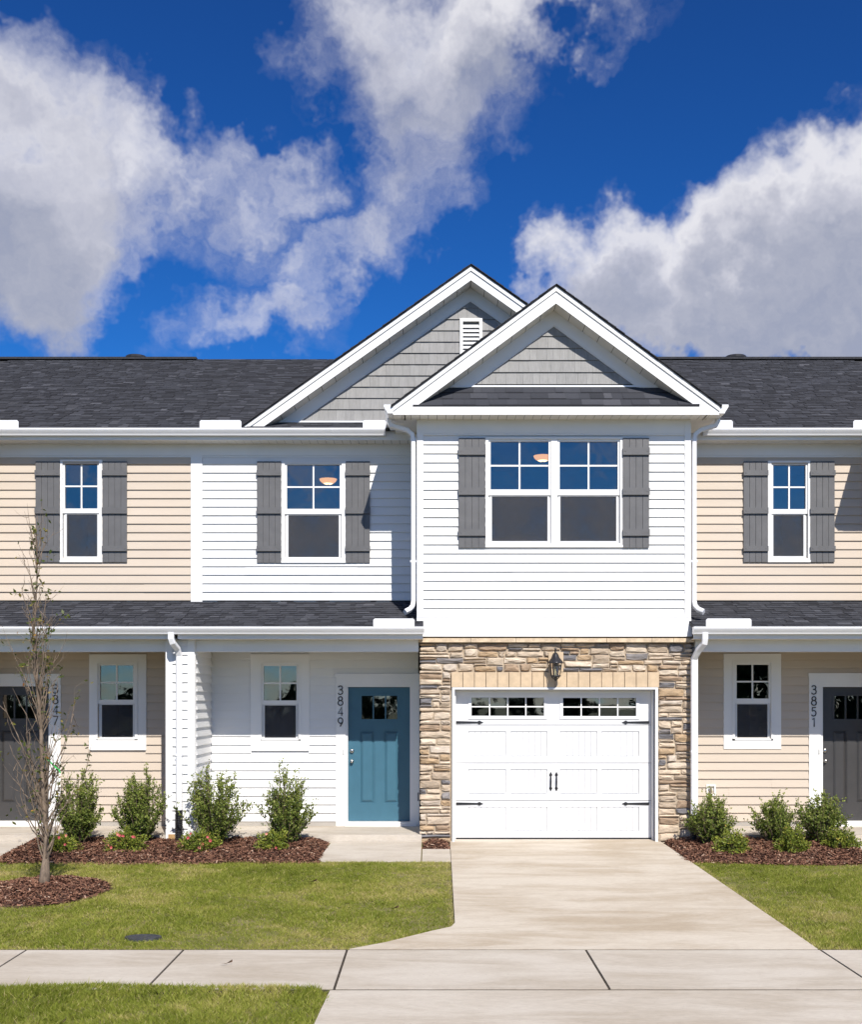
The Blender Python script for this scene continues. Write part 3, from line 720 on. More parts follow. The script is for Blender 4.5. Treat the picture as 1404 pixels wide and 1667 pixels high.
def house(kind, root, mirror, off, upwin, lowin, doorspec, extents, center=False):
    """one townhouse. u runs from the party wall (-3.5) over the porch to the garage box (-.197 .. 3.63)"""
    K = {'w': WHITE, 't': TAN}[kind]
    fx = (lambda u: off-u) if mirror else (lambda u: off+u)
    def xr(a, b): a, b = fx(a), fx(b); return (min(a, b), max(a, b))
    RX = xr(-3.5, -.19); BX = xr(-.197, 3.63)
    # ---- upper wall
    fw, fu, flo = upwin['frame'], upwin['up'], upwin['lo']
    fr = pxrect(*fw, YR-.03); up = pxrect(*fu, YR); lo = pxrect(*flo, YR)
    hole = inset(fr, .02)
    corner = .10 if center else 0
    uw = wall_mesh(RX[0], RX[1], 3.30, 5.80, YR+.005, YR+.12, [hole]).build('upper_wall', K, root)
    sx0, sx1 = RX[0]+(.09 if center else 0), RX[1]-(.09 if kind == 't' and mirror else 0)
    siding(uw, kind, sx0, sx1, 3.452, 5.62, YR, [inset(fr, .015)])
    window(root, YR, fr, [(up, lo)])
    room(root, fr[0]-.5, fr[1]+.5, YR+.125, YR+3.2, fr[2]-.5, fr[3]+.20)
    for sp in upwin['shut']:
        r = pxrect(*sp, YR-.04)
        z = lambda yy: at(0, yy, YR-.04)[1]
        shutter(root, YR-.018, r, [(z(774.5), z(766)), (z(836.5), z(826.5)), (z(897.5), z(889))])
    B(RX[0], RX[1], YR-.030, YR+.004, 5.612, 5.781).build('frieze', TRIM, root)
    B(RX[0], RX[1], YR-.020, YR+.004, 5.585, 5.6115).build('frieze_bead', TRIM, root)
    # ---- lower wall behind the porch
    cas = pxrect(*lowin['casing'], YR-.03); fr2 = pxrect(*lowin['frame'], YR-.03); u2 = pxrect(*lowin['up'], YR); l2 = pxrect(*lowin['lo'], YR)
    leaf = doorspec['leaf']; dcs = doorspec['casing']
    hd = (leaf[0]-.02, leaf[1]+.02, 0, leaf[3]+.02)
    lw = wall_mesh(RX[0], RX[1], -.1, 3.30, YR+.005, YR+.12, [inset(fr2, .02), hd]).build('lower_wall', K, root)
    siding(lw, kind, RX[0], RX[1], .155, 2.70, YR, [inset(cas, .01), (dcs[0]+.01, dcs[1]-.01, -1, dcs[3]-.01)])
    B(RX[0], RX[1], YR-.012, YR+.004, .08, .15).build('base_board', mat('base_grey', (.40, .37, .33), .8), root)
    window(root, YR, fr2, [(u2, l2)], cas)
    room(root, fr2[0]-.5, fr2[1]+.5, YR+.125, YR+3.2, fr2[2]-.5, fr2[3]+.25)
    room(root, leaf[0]-.15, leaf[1]+.15, YR+.14, YR+3.2, .0, leaf[3]+.2)
    door(root, YR, leaf, doorspec['mat'], dcs, doorspec['digits'], doorspec['dpos'], doorspec['label'], doorspec.get('knob', -1))
    # ---- porch
    PX = extents['porch']           # beam span
    B(PX[0], PX[1], -.05, .10, 2.635, 2.80).build('porch_beam', TRIM, root)
    B(PX[0], PX[1], .1005, YR-.02, 2.70, 2.73).build('porch_ceiling', SOFF, root)
    g0, g1 = extents['pgut']
    B(g0+.02, g1-.02, -.305, -.285, 2.80, 2.955).build('porch_fascia', TRIM, root)
    soffit(root, g0+.02, g1-.02, -.285, -.05, 2.80)
    gutter(root, g0, g1, -.306, 2.962)
    pr = porch_roof(root, extents['proof'][0], extents['proof'][1], *extents['proof'])
    B(xr(-3.5, -.0)[0], xr(-3.5, .0)[1], 0, YR, 2.80, 2.84).build('porch_deck', SOFF, root)
    # porch slab
    ps = xr(-3.5, -.13); MB().box(ps[0], ps[1], -.055, YR+.02, -.25, .085).build('porch_slab', CONC2, root)
    # ---- main roof and eave
    rx = extents['roof']; rf, zr = main_roof(root, rx[0], rx[1], extents['rsh'][0], extents['rsh'][1])
    eave(root, *extents['eave'])
    # ---- garage box: walls
    b0, b1 = BX
    gx = xr(.33, 3.13)
    if center: holes_u = [inset(pxrect(791, 1014, 711.6, 890.8, YB-.03), .02)]
    else: holes_u = []
    bw = wall_mesh(b0+.02, b1-.02, 2.80, 5.88, YB+.005, YB+.10, holes_u).build('box_wall', K, root)
    MB().box(b0+.02, b0+.12, YB+.105, YR+2, 2.80, 5.95).box(b1-.12, b1-.02, YB+.105, YR+2, 2.80, 5.95).build('box_side_wall', K, root)
    for xs, fc in ((b0+.02, '-x'), (b1-.02, '+x')):
        sw = B(xs-.004, xs+.004, .12, YR, 3.3, 5.8).build('side_sheathing', K, root)
        siding(sw, kind, .09, YR-.0, 3.10, 5.80, xs-.005 if fc == '-x' else xs+.005, (), fc)
    siding(bw, kind, b0+.085, b1-.085, 3.118, 5.72, YB, [inset(h, -.005) for h in holes_u])
    for a, b in ((b0, b0+.088), (b1-.088, b1)):
        MB().box(a, b, YB-.030, YB+.004, 3.10, 5.872).build('corner_board', TRIM, root)
    for a, b in ((b0, b0+.03), (b1-.03, b1)):
        MB().box(a, b, YB+.0045, YB+.09, 3.10, 5.872).build('corner_return', TRIM, root)
    B(b0+.0885, b1-.0885, YB-.028, YB+.004, 5.682, 5.872).build('box_frieze', TRIM, root)
    B(b0+.0885, b1-.0885, YB-.022, YB+.004, 5.655, 5.6815).build('frieze_bead', TRIM, root)
    # flared skirt between siding and stone
    MB().add([(b0, -.034, 3.112), (b1, -.034, 3.112), (b1+.005, -.085, 2.845), (b0-.005, -.085, 2.845), (b0, .09, 3.112), (b1, .09, 3.112), (b1+.005, .09, 2.845), (b0-.005, .09, 2.845)],
             [(3, 2, 1, 0), (4, 5, 6, 7), (0, 1, 5, 4), (2, 3, 7, 6), (1, 2, 6, 5), (3, 0, 4, 7)]).build('skirt', TRIM, root)
    B(b0+.01, b1-.01, -.040, -.0, 3.112, 3.126).build('skirt_bead', TRIM, root)
    # ---- garage wall below
    s0, s1 = b0+.03, b1+.02
    gw = wall_mesh(s0+.03, s1-.03, -.1, 2.80, YB+.004, YB+.12, [(gx[0], gx[1], -1, 2.11)]).build('garage_wall', MORTAR, root)
    MB().box(s0+.03, s0+.1, .125, YR, -.1, 2.80).box(s1-.1, s1-.03, .125, YR+.1, -.1, 2.80).build('garage_side_wall', STONES[0] if not center else K, root)
    # ---- box roof gable
    xp = fx(1.716)
    gwall = gable(root, xp, 7.663, .735, 2.236, -.33, 0.0, 5.2, 6.30, 6.36, zcut=5.872)
    if center: shakes(gwall, xp, 7.663, .735, .27+.20+.018, 6.37, 0.0)
    e0, e1 = xp-2.236, xp+2.236
    B(e0+.0, e1-.0, -.336, -.315, 5.868, 5.985).build('box_fascia', TRIM, root)
    soffit(root, e0, e1, -.315, 0, 5.872)
    MB().box(e0, b0, .0, 1.17, 5.872, 5.885).box(b1, e1, .0, 1.17, 5.872, 5.885).build('side_soffit', SOFF, root)
    for xs, sg in ((e0, -1), (e1, 1)):
        MB().box(min(xs, xs-sg*.02), max(xs, xs-sg*.02), -.314, 2.0, 5.886, 6.0).build('side_fascia', TRIM, root)
        gutter(root, -.345, .70, xs, 6.005, .12, .125, 'y' if sg < 0 else '+y')
    # pent apron with shingles that can be told apart
    ya, yb, za, zb = -.325, -.0, 5.995, 6.335
    ap = MB().add([(e0+.30, ya, za), (e1-.30, ya, za), (e1-.60, yb, zb), (e0+.60, yb, zb), (e0+.3, yb, za-.02), (e1-.3, yb, za-.02)], [(0, 1, 2, 3), (0, 4, 5, 1), (1, 5, 2), (0, 3, 4)]).build('pent_roof', ROOFB, root)
    if center:
        rows = 3; dy = (yb-ya)/rows; dz = (zb-za)/rows
        for k in range(rows):
            xx = e0+.27+k*.10+.0; xe = e1-.27-k*.10
            while xx < xe-.02:
                w = random.choice((.11, .15, .19, .24, .30)); b = min(xe, xx+w); t = random.choice((.004, .012))
                y0_, z0_, y1_, z1_ = ya+k*dy-.014, za+k*dz-.010, ya+(k+1)*dy, za+(k+1)*dz
                nrm = (-.72, .69)
                V = [(xx+.001, y0_+nrm[0]*t, z0_+nrm[1]*t+.012), (b-.001, y0_+nrm[0]*t, z0_+nrm[1]*t+.012), (b-.001, y1_-.004, z1_+.006), (xx+.001, y1_-.004, z1_+.006), (xx+.001, y0_, z0_-.006), (b-.001, y0_, z0_-.006)]
                o = np_mesh('shingle', V, [(0, 1, 2, 3), (4, 5, 1, 0)], SHING, ap, [random.gauss(.60, .11), .15]); xx = b
        B(e0+.62, e1-.62, -.036, -.028, 6.325, 6.350).build('flashing', GUTT, ap)
    return dict(fx=fx, xr=xr, BX=BX, RX=RX, gx=gx, gw=gw, s=(s0, s1), xp=xp, e=(e0, e1), zr=zr, roof=rf, uw=uw)

def dl_rect(x0, x1, y0, y1): return pxrect(x0, x1, y0, y1, YR+.075)
def drect(x0, x1, y0, y1): return pxrect(x0, x1, y0, y1, YR-.03)
def dpos(x, ys): return [at(x, yy, YR-.03) for yy in ys]

# ---- white middle house 3849
HW = thing('townhouse', 'white townhouse with blue door, stone garage front and two grey gables', 'house', (0, YR, 0))
lf = dl_rect(567, 668, 1118, 1336)
W = house('w', HW, False, 0, dict(frame=(458.5, 562.6, 752, 916), up=(467.5, 553.5, 757, 828.5), lo=(469.5, 552, 838.5, 907), shut=[(418.5, 458, 751, 916), (563, 602.7, 751, 916)]),
          dict(casing=(408, 503.6, 1065, 1222), frame=(424.6, 490, 1078, 1203.5), up=(429.5, 483, 1084, 1140), lo=(431, 482, 1148, 1201)),
          dict(leaf=lf, casing=(at(547.5, 0, YR)[0], -.175, .085, at(0, 1100, YR)[1]), mat=BLUE, digits='3849', dpos=dpos(554.5, (1123.5, 1141, 1158, 1175.5)), label='steel blue panelled front door with three small panes'),
          dict(porch=(-3.29, -.175), pgut=(-3.5, -.092), proof=(-3.5, -.105), roof=(-3.5, 3.57), rsh=(-3.5, 3.57), eave=(-3.5, -.10, -3.5, -.665)), True)
# ---- tan houses either side
HL = thing('townhouse', 'tan townhouse on the left, dark grey door numbered 3847', 'house', (-5.2, YR, 0))
lf = (-6.625, -5.71, *dl_rect(0, 80, 1117, 1335)[2:])
LH = house('t', HL, True, -7.0, dict(frame=(98, 166.6, 748.5, 915), up=(106, 159, 755, 828), lo=(108.5, 158.5, 837, 906), shut=[(57.7, 97.5, 751, 915), (167, 207, 751, 915)]),
           dict(casing=(145, 238, 1065, 1221), frame=(157, 224, 1077, 1203), up=(163, 217, 1083, 1139), lo=(165.5, 216.5, 1147, 1200)),
           dict(leaf=lf, casing=(-6.80, at(99.5, 0, YR)[0], .085, at(0, 1100, YR)[1]), mat=DARKD, digits='3847', dpos=dpos(90.5, (1121.5, 1138.5, 1155.5, 1173)), label='dark grey panelled front door with small panes', knob=-1),
           dict(porch=(-6.83, -3.685), pgut=(-6.9, -3.5), proof=(-6.9, -3.5), roof=(-10.6, -3.5), rsh=(-8.2, -3.5), eave=(-6.9, -3.5, -6.4, -3.5)))
HR = thing('townhouse', 'tan townhouse on the right, dark grey door numbered 3851', 'house', (5.3, YR, 0))
lf = (at(1337, 0, YR+.075)[0], at(1337, 0, YR+.075)[0]+.915, *dl_rect(0, 80, 1118, 1335)[2:])
RH = house('t', HR, False, 7.07, dict(frame=(1250.8, 1319.6, 750, 915), up=(1259, 1312, 757, 829), lo=(1259.5, 1309, 838, 905.5), shut=[(1211, 1250.5, 751, 915), (1320, 1359.6, 751, 915)]),
           dict(casing=(1179, 1272.5, 1064, 1219), frame=(1193, 1259, 1076, 1202.5), up=(1199.6, 1252, 1082, 1137), lo=(1200.5, 1250.5, 1146, 1201)),
           dict(leaf=lf, casing=(at(1317, 0, YR)[0], 6.90, .085, at(0, 1099, YR)[1]), mat=DARKD, digits='3851', dpos=dpos(1325.5, (1123, 1141, 1158.5, 1176)), label='dark grey panelled front door with small panes'),
           dict(porch=(3.685, 6.9), pgut=(3.588, 6.97), proof=(3.60, 6.96), roof=(3.57, 10.7), rsh=(3.57, 8.2), eave=(3.57, 6.9, 3.98, 6.42)))
# end walls so that the row is closed
for hs, x in ((HL, -10.6), (HR, 10.6)):
    B(x-.06, x+.06, YR+.2, 12, -.1, 5.9).build('end_wall', TAN, hs)
    MB().add([(x, YR+.2, 5.9), (x, 12.4, 5.9), (x, Y_RIDGE, W['zr']-.05)], [(0, 1, 2)]).build('end_gable', TAN, hs)
for hs, a, b in ((HL, -10.6, -3.5), (HW, -3.5, 3.57), (HR, 3.57, 10.6)):
    B(a, b, 12, 12.1, -.1, 5.9).build('rear_wall', WHITE if hs is HW else TAN, hs)
# corner board between tan and white
MB().box(-3.585, -3.412, YR-.034, YR+.004, 3.43, 5.6115).build('corner_board', TRIM, HW)
# second gable of the white house, over the porch wing
gp = .705
g2 = gable(HW, .587, 8.358, gp, 3.34, .84, YR, 7.0, 6.10, 6.15, thick=.24, frieze=.19, zcut=5.94)
vent = pxrect(749, 785.5, 519, 580, YR-.02)
shakes(g2, .587, 8.358, gp, .24+.19+.018, 6.135, YR, inset(vent, .01))
vo = MB().ring(vent, inset(vent, .045), YR-.045, YR-.0).build('gable_vent', TRIM, HW)
z = vent[2]+.05
while z < vent[3]-.08:
    MB().add([(vent[0]+.04, YR-.040, z), (vent[1]-.04, YR-.040, z), (vent[1]-.04, YR-.008, z+.050), (vent[0]+.04, YR-.008, z+.050), (vent[0]+.04, YR-.034, z-.006), (vent[1]-.04, YR-.034, z-.006)], [(0, 1, 2, 3), (4, 5, 1, 0)]).build('louvre', TRIM, vo)
    z += .062
B(-2.45, -.75, YR-.05, YR-.03, 6.10, 6.125).build('gable_flashing', GUTT, HW)

# ---- middle house: big window with shutters
big = pxrect(791, 1014, 711.6, 890.8, YB-.03)
S = [(pxrect(799, 893.5, 719, 797, YB), pxrect(801, 892, 808, 881, YB)), (pxrect(911.5, 1006, 719, 797, YB), pxrect(912.5, 1004, 808, 881, YB))]
window(HW, YB, big, S)
room(HW, big[0]-.6, big[1]+.6, .12, 3.6, big[2]-.6, big[3]+.22)
zz = lambda yy: at(0, yy, YB-.04)[1]
for sp in ((747, 790.5, 713, 891.5), (1014.5, 1057.5, 713, 891.5)):
    shutter(HW, YB-.018, pxrect(*sp, YB-.04), [(zz(741), zz(729)), (zz(806), zz(794.5)), (zz(872.5), zz(861.5))])

# ---- stone front
SV = stone_veneer(W['gw'], -.163, 3.657, 2.758, (.283, 3.185, 2.355), YB)
nb = 18; x0, x1 = .283, 3.185; wb = (x1-x0)/nb
for i in range(nb):
    B(x0+i*wb+.004, x0+(i+1)*wb-.004, -.042-random.uniform(0, .006), .02, 2.142, 2.350).build('soldier_block', BLOCK, W['gw'])
xs = [-.175, .555, 1.185, 1.815, 2.445, 3.075, 3.375, 3.665]
for a, b in zip(xs[:-1], xs[1:]):
    mb = MB(); nseg = 6
    for i in range(nseg):
        p, q = a+.003+(b-a-.006)*i/nseg, a+.003+(b-a-.006)*(i+1)/nseg
        mb.add([(p, -.098+.006*math.sin(p*37), 2.765), (q, -.098+.006*math.sin(q*37), 2.765), (q, -.090, 2.815), (p, -.090, 2.815), (q, .0, 2.842), (p, .0, 2.842), (p, .0, 2.765), (q, .0, 2.765)],
               [(0, 1, 2, 3), (3, 2, 4, 5), (6, 7, 1, 0)]+([(0, 3, 5, 6)] if i == 0 else [])+([(1, 7, 4, 2)] if i == nseg-1 else []))
    mb.build('cap_stone', CAPST, W['gw'])
# side return of the veneer by the right downspout
for k in range(26):
    h = .105; B(3.657, 3.69+random.uniform(0, .014), -.02, .19, k*h-.02, k*h+h-.03).build('return_stone', random.choices(STONES, STW)[0], W['gw'])

# ---- garage door
gx0, gx1 = W['gx']
jb = MB().box(gx0-.035, gx0+.0, -.046, .20, -.02, 2.11).box(gx1, gx1+.037, -.046, .20, -.02, 2.11).box(gx0-.035, gx1+.037, -.046, .20, 2.11, 2.138)
jo = jb.build('garage_jamb', TRIM, HW)
MB().box(gx1-.018, gx1-.001, .05, .165, 0, 2.109).box(gx0+.001, gx0+.018, .05, .165, 0, 2.109).box(gx0+.0185, gx1-.0185, .05, .165, 2.092, 2.109).build('door_stop', TRIM, jo)
YG = .172
GD = B(gx0+.0, gx1-.0, YG+.025, YG+.05, .0, 2.0).build('garage_door', mat('garage_core', (.5, .5, .5), .6), HW)
GD['label'] = 'white carriage style sectional garage door'
# the core is cut where the windows are
me = GD.data; me.clear_geometry()
zs = [.018, .545, 1.075, 1.610, 2.105]
wl = [pxrect(768, 886, 1135.5, 1165, YG), pxrect(917, 1036, 1136, 1165.5, YG)]
c = wall_mesh(gx0, gx1, .018, 2.108, YG+.028, YG+.05, wl); me.from_pydata(c.v, [], c.f)
for k in range(4):
    a, b = zs[k]+.004, zs[k+1]-.004
    if k == 3: b = 2.108
    if k == 3: holes = [inset(q, -.0) for q in wl]
    else:
        holes = []
        for p, q in ((763, 824), (832, 891.5), (912, 973), (980, 1041)):
            xa, xb = at(p, 0, YG)[0], at(q, 0, YG)[0]; holes.append((xa, xb, a+.09, b-.085))
    sec = wall_mesh(gx0+.002, gx1-.002, a, b, YG, YG+.0275, holes).build('section', GARW, GD)
    if k < 3:
        for h in holes:
            mb = MB(); n = 6; wv = (h[1]-h[0]-.016)/n
            for i in range(n): mb.box(h[0]+.008+i*wv+.003, h[0]+.008+(i+1)*wv-.003, YG+.008, YG+.024, h[2]+.008, h[3]-.008)
            mb.box(h[0], h[1], YG+.020, YG+.027, h[2], h[3])
            mb.build('recessed_panel', GARW, GD)
for q in wl:
    MB().ring(inset(q, -.045), q, YG-.012, YG-.0005).build('window_surround', GARW, GD)
    nx, nz = 4, 2; dx, dz = (q[1]-q[0])/nx, (q[3]-q[2])/nz
    for i in range(nx):
        for j in range(nz): B(q[0]+i*dx+.002, q[0]+(i+1)*dx-.002, YG+.012, YG+.017, q[2]+j*dz+.002, q[2]+(j+1)*dz-.002).build('pane', GLASS, GD)
    for i in range(1, nx): B(q[0]+i*dx-.0085, q[0]+i*dx+.0085, YG+.0, YG+.020, q[2], q[3]).build('muntin', TRIM, GD)
    B(q[0], q[1], YG+.002, YG+.020, q[2]+dz-.0085, q[2]+dz+.0085).build('muntin', TRIM, GD)
def strap_hinge(x, z, s):
    L = .385; pts = [(0, -.018), (.03, -.018), (.30, -.011), (.33, -.026), (.355, -.012), (L, 0), (.355, .012), (.33, .026), (.30, .011), (.03, .018), (0, .018)]
    mb = MB().prism([(x+s*p, z+q) for p, q in pts], YG-.012, YG-.0005)
    for p in (.03, .15, .27): mb.box(x+s*p-.006, x+s*p+.006, YG-.017, YG-.012, z-.006, z+.006)
    mb.build('strap_hinge', BLACK, GD)
for yy in (1175.7, 1308):
    strap_hinge(at(741.5, 0, YG)[0]+.012, at(0, yy, YG)[1], 1); strap_hinge(at(1058.5, 0, YG)[0]-.012, at(0, yy, YG)[1], -1)
for px in (897, 906.3):
    x, zt = at(px, 1256, YG); _, zb = at(px, 1288, YG)
    mb = MB()
    for zc, s in ((zt, 1), (zb, -1)):
        mb.prism([(x-.010, zc-s*.065), (x-.024, zc-s*.045), (x-.012, zc-s*.022), (x, zc), (x+.012, zc-s*.022), (x+.024, zc-s*.045), (x+.010, zc-s*.065)], YG-.008, YG-.0005)
    mb.tube([(x, YG-.006, zt-.05), (x, YG-.035, zt-.075), (x, YG-.042, (zt+zb)/2), (x, YG-.035, zb+.075), (x, YG-.006, zb+.05)], [.008, .009, .011, .009, .008], 8)
    mb.build('pull_handle', BLACK, GD)
B(gx0+.01, gx1-.01, YG-.004, YG+.04, -.002, .017).build('bottom_seal', BLKPL, GD)
room(HW, gx0-.2, gx1+.2, .24, 5.6, .01, 2.5)

# ---- gutters' downspouts and splash guards
e0, e1 = W['e']; xb0, xb1 = W['BX']
xd = xb0-.050
downspout(HW, [(e0-.06, .02, 5.90), (e0-.06, .02, 5.86), (e0-.03, .02, 5.80), (xd-.09, .02, 5.735), (xd-.015, .02, 5.675), (xd, .02, 5.60), (xd, .02, 3.9), (xd, .02, 3.34), (xd-.012, .0, 3.27), (xd-.05, -.03, 3.222), (xd-.115, -.075, 3.185)], straps=(5.60, 3.9), side=(0, 1, 0))
xd2 = xb1+.052
downspout(HW, [(e1+.06, .02, 5.90), (e1+.06, .02, 5.86), (e1+.03, .02, 5.80), (xd2+.09, .02, 5.735), (xd2+.015, .02, 5.675), (xd2, .02, 5.60), (xd2, .02, 3.9), (xd2, .02, 3.34), (xd2+.012, .0, 3.27), (xd2+.05, -.03, 3.222), (xd2+.115, -.075, 3.185)], straps=(5.60, 3.9), side=(0, 1, 0))
splash(HW, at(325, 0, .72)[0], at(393, 0, .72)[0], .726, 5.925)
splash(HW, at(591, 0, .72)[0], at(629, 0, .72)[0], .726, 5.925)
splash(HL, -6.41, at(30, 0, .72)[0], .726, 5.925)
splash(HR, 4.05, at(1187, 0, .72)[0]+.06, .726, 5.925); splash(HR, at(1390, 0, .72)[0], 6.5, .726, 5.925)
splash(HW, at(608, 0, -.42)[0], at(675, 0, -.42)[0], -.418, 2.957); splash(HR, at(1150, 0, -.42)[0], at(1224, 0, -.42)[0], -.418, 2.957)

# ---- party wall between the porches
px0, px1 = -3.685, -3.285; yp = -.10
pw = MB().box(px0+.01, px1-.01, yp+.012, YR-.03, -.05, 2.80).build('party_wall', WHITE, HW)
siding(pw, 'w', px0+.085, px1-.085, .05, 2.79, yp, ())
siding(pw, 'w', yp+.09, YR-.02, .05, 2.70, px1-.006, (), '+x')
siding(pw, 't', yp+.09, YR-.02, .05, 2.70, px0+.006, (), '-x')
for a, b in ((px0, px0+.095), (px1-.095, px1)):
    MB().box(a, b, yp-.022, yp+.008, .03, 2.80).build('corner_board', TRIM, HW)
for a, b in ((px0-.006, px0+.01), (px1-.01, px1+.006)):
    MB().box(a, b, yp+.0085, yp+.10, .03, 2.80).build('corner_return', TRIM, HW)
MB().box(px0+.01, px1-.01, yp-.01, YR, -.12, .04).build('party_wall_base', CONC2, HW)
xd = at(292, 0, yp-.06)[0]
downspout(HW, [(xd-.07, -.365, 2.875), (xd-.07, -.365, 2.80), (xd-.055, -.345, 2.745), (xd-.015, -.215, 2.665), (xd, yp-.062, 2.575), (xd, yp-.062, 2.46), (xd, yp-.062, 1.2), (xd, yp-.062, .42)], straps=(1.2,))
def corrugated(label, x, y, z0, z1, r=.052):
    pr = []; z = z0
    while z < z1: pr += [(r*.86, z), (r, z+.008), (r, z+.016), (r*.86, z+.022)]; z += .024
    pr += [(r*.9, z1), (0, z1)]
    t = MB().lathe((x, y, 0), pr, 14).build('drain_pipe', BLKPL); tag(t, label, 'pipe'); return t
corrugated('short black corrugated drain pipe under the downspout between the porches', xd, yp-.075, -.06, .43)
o = B(px0+.04, px0+.13, yp-.035, yp+.0, -.02, .10).build('wood_block', WOOD); tag(o, 'small raw wood block at the foot of the white party wall', 'block')
# right porch: post trim beside the stone, downspout
B(3.695, 3.725, -.045, .10, .0, 2.80).build('post_trim', TRIM, HR)
xd = at(1130.5, 0, -.16)[0]
downspout(HR, [(xd+.105, -.365, 2.875), (xd+.105, -.365, 2.80), (xd+.10, -.345, 2.735), (xd+.04, -.245, 2.64), (xd, -.150, 2.53), (xd, -.145, 2.42), (xd, -.145, 1.2), (xd, -.145, .36)], straps=(1.25,))
corrugated('short black corrugated drain pipe beside the stone garage corner', xd, -.155, -.08, .37)
# hose tap box on the tan wall, outlet cover by the blue door
hb = MB().ring(pxrect(1150.5, 1165.5, 1277, 1295, YR-.03), pxrect(1153, 1163, 1279.5, 1292.5, YR-.03), YR-.04, YR+.01).build('tap_box', TRIM, HR)
r = pxrect(1153, 1163, 1279.5, 1292.5, YR-.03)
B(*r[:2], YR-.012, YR+.0, r[2], r[3]).build('tap_plate', TRIM, hb)
cx, cz = (r[0]+r[1])/2, (r[2]+r[3])/2
MB().tube([(cx, YR-.01, cz+.02), (cx, YR-.06, cz+.02), (cx+.004, YR-.075, cz-.04)], [.013, .014, .011], 8).tube([(cx-.03, YR-.05, cz+.048), (cx+.03, YR-.05, cz+.048)], .008, 6).tube([(cx, YR-.05, cz+.02), (cx, YR-.05, cz+.048)], .007, 6).build('tap', mat('brass_tap', (.25, .22, .13), .4, .1, 9), hb)
B(-.196, -.176, .62, .70, .50, .62).build('outlet_cover', mat('grey_cover', (.16, .16, .17), .5), HW)
# ridge details
zr = W['zr']
for hs, a, b in ((HL, -10.6, -4.56), (HR, 4.0, 10.6)):
    MB().prism([(a, zr-.02), (b, zr-.02), (b, zr+.022), (a, zr+.022)], Y_RIDGE-.16, Y_RIDGE+.16).build('ridge_vent', mat('edge_shingle', (.035, .035, .04)), hs)
for hs, px in ((HL, 222), (HR, 1198)):
    x, _ = at(px, 0, Y_RIDGE+.6)
    MB().lathe((x, Y_RIDGE+.6, zr-.17), [(.10, 0), (.10, .30), (.22, .31), (.235, .36), (.20, .41), (0, .43)], 14).build('roof_vent', BLKPL, hs)

# ------------------------------------------------------------------ wall lantern over the garage
lx, ly = at(905, 0, -.17)[0], -.17
LN = thing('wall_lantern', 'black coach lantern with clear glass on the stone above the garage door', 'lamp', (lx, -.05, 2.35))
B(1.640, 1.846, -.052, .0, 2.356, 2.632).build('mounting_block', BLOCK, LN)
zt = CAMZ+(HY-1054)/117.7
MB().lathe((lx, -.06, 2.50), [(0, -.06), (.05, -.055), (.06, 0), (.05, .055), (0, .06)], 12).build('back_plate', BLACK, LN, True)
MB().tube([(lx, -.06, 2.55), (lx, -.11, 2.66), (lx, -.15, 2.68), (lx, ly, 2.655)], .009, 8).build('arm', BLACK, LN)
MB().lathe((lx, ly, zt), [(0, 0), (.012, -.01), (.014, -.03), (.006, -.05), (.010, -.07), (.028, -.082), (.040, -.10), (.052, -.135), (.085, -.175), (.107, -.205), (.112, -.215), (.100, -.22), (.06, -.215)], 12).build('cap', mat('lantern_bronze', (.03, .028, .03), .28, .1, 20), LN, True)
n = 6; cage = MB()
for j in range(n):
    a = 6.28319*(j+.5)/n; ca, sa = math.cos(a), math.sin(a)
    MB().tube([(lx+.088*ca, ly+.088*sa, zt-.218), (lx+.066*ca, ly+.066*sa, zt-.385)], .0065, 6).build('cage_bar', BLACK, LN)
    MB().tube([(lx+.066*ca, ly+.066*sa, zt-.395), (lx+.05*ca, ly+.05*sa, zt-.42), (lx+.012*ca, ly+.012*sa, zt-.44)], .005, 5).build('foot_scroll', BLACK, LN)
MB().lathe((lx, ly, zt), [(.080, -.22), (.060, -.385)], 6).build('glass', CLEAR, LN)
MB().lathe((lx, ly, zt), [(0, -.382), (.072, -.384), (.076, -.395), (.06, -.402), (.02, -.415), (.012, -.44), (.016, -.452), (0, -.465)], 12).build('base', BLACK, LN, True)
MB().lathe((lx, ly, zt), [(.016, -.385), (.016, -.33), (.010, -.325), (.016, -.30), (.012, -.27), (0, -.25)], 10).build('candle_bulb', mat('bulb_glass', (.75, .68, .40), .2, .02, 5), LN, True)

# lamps inside
def ceiling_lamp(label, x, y, zc, r=.155):
    L = thing('ceiling_lamp', label, 'lamp', (x, y, zc))
    MB().lathe((x, y, zc), [(0, 0), (r*.9, 0), (r*.95, -.03), (r, -.045), (r*.93, -.05)], 20).build('canopy', mat('lamp_rim', (.25, .2, .14), .4, .02, 5), L, True)
    MB().lathe((x, y, zc), [(r*.93, -.048), (r*.85, -.080), (r*.62, -.112), (r*.50, -.122)], 20).build('bowl', GLOWD, L, True)
    MB().lathe((x, y, zc), [(r*.50, -.122), (r*.25, -.138), (0, -.142)], 20).build('glow', GLOW, L, True)
    MB().lathe((x, y, zc), [(.02, -.14), (.018, -.155), (.008, -.17), (0, -.172)], 10).build('finial', mat('lamp_rim', (.25, .2, .14)), L, True)
d = YR+1.6; x, z = at(534.5, 775, d)
ceiling_lamp('lit bowl ceiling lamp seen through the single upper window', x, d, z+.0)
d = 1.7; x, z = at(884, 737, d)
ceiling_lamp('lit bowl ceiling lamp seen through the wide double upper window', x, d, z+.0)

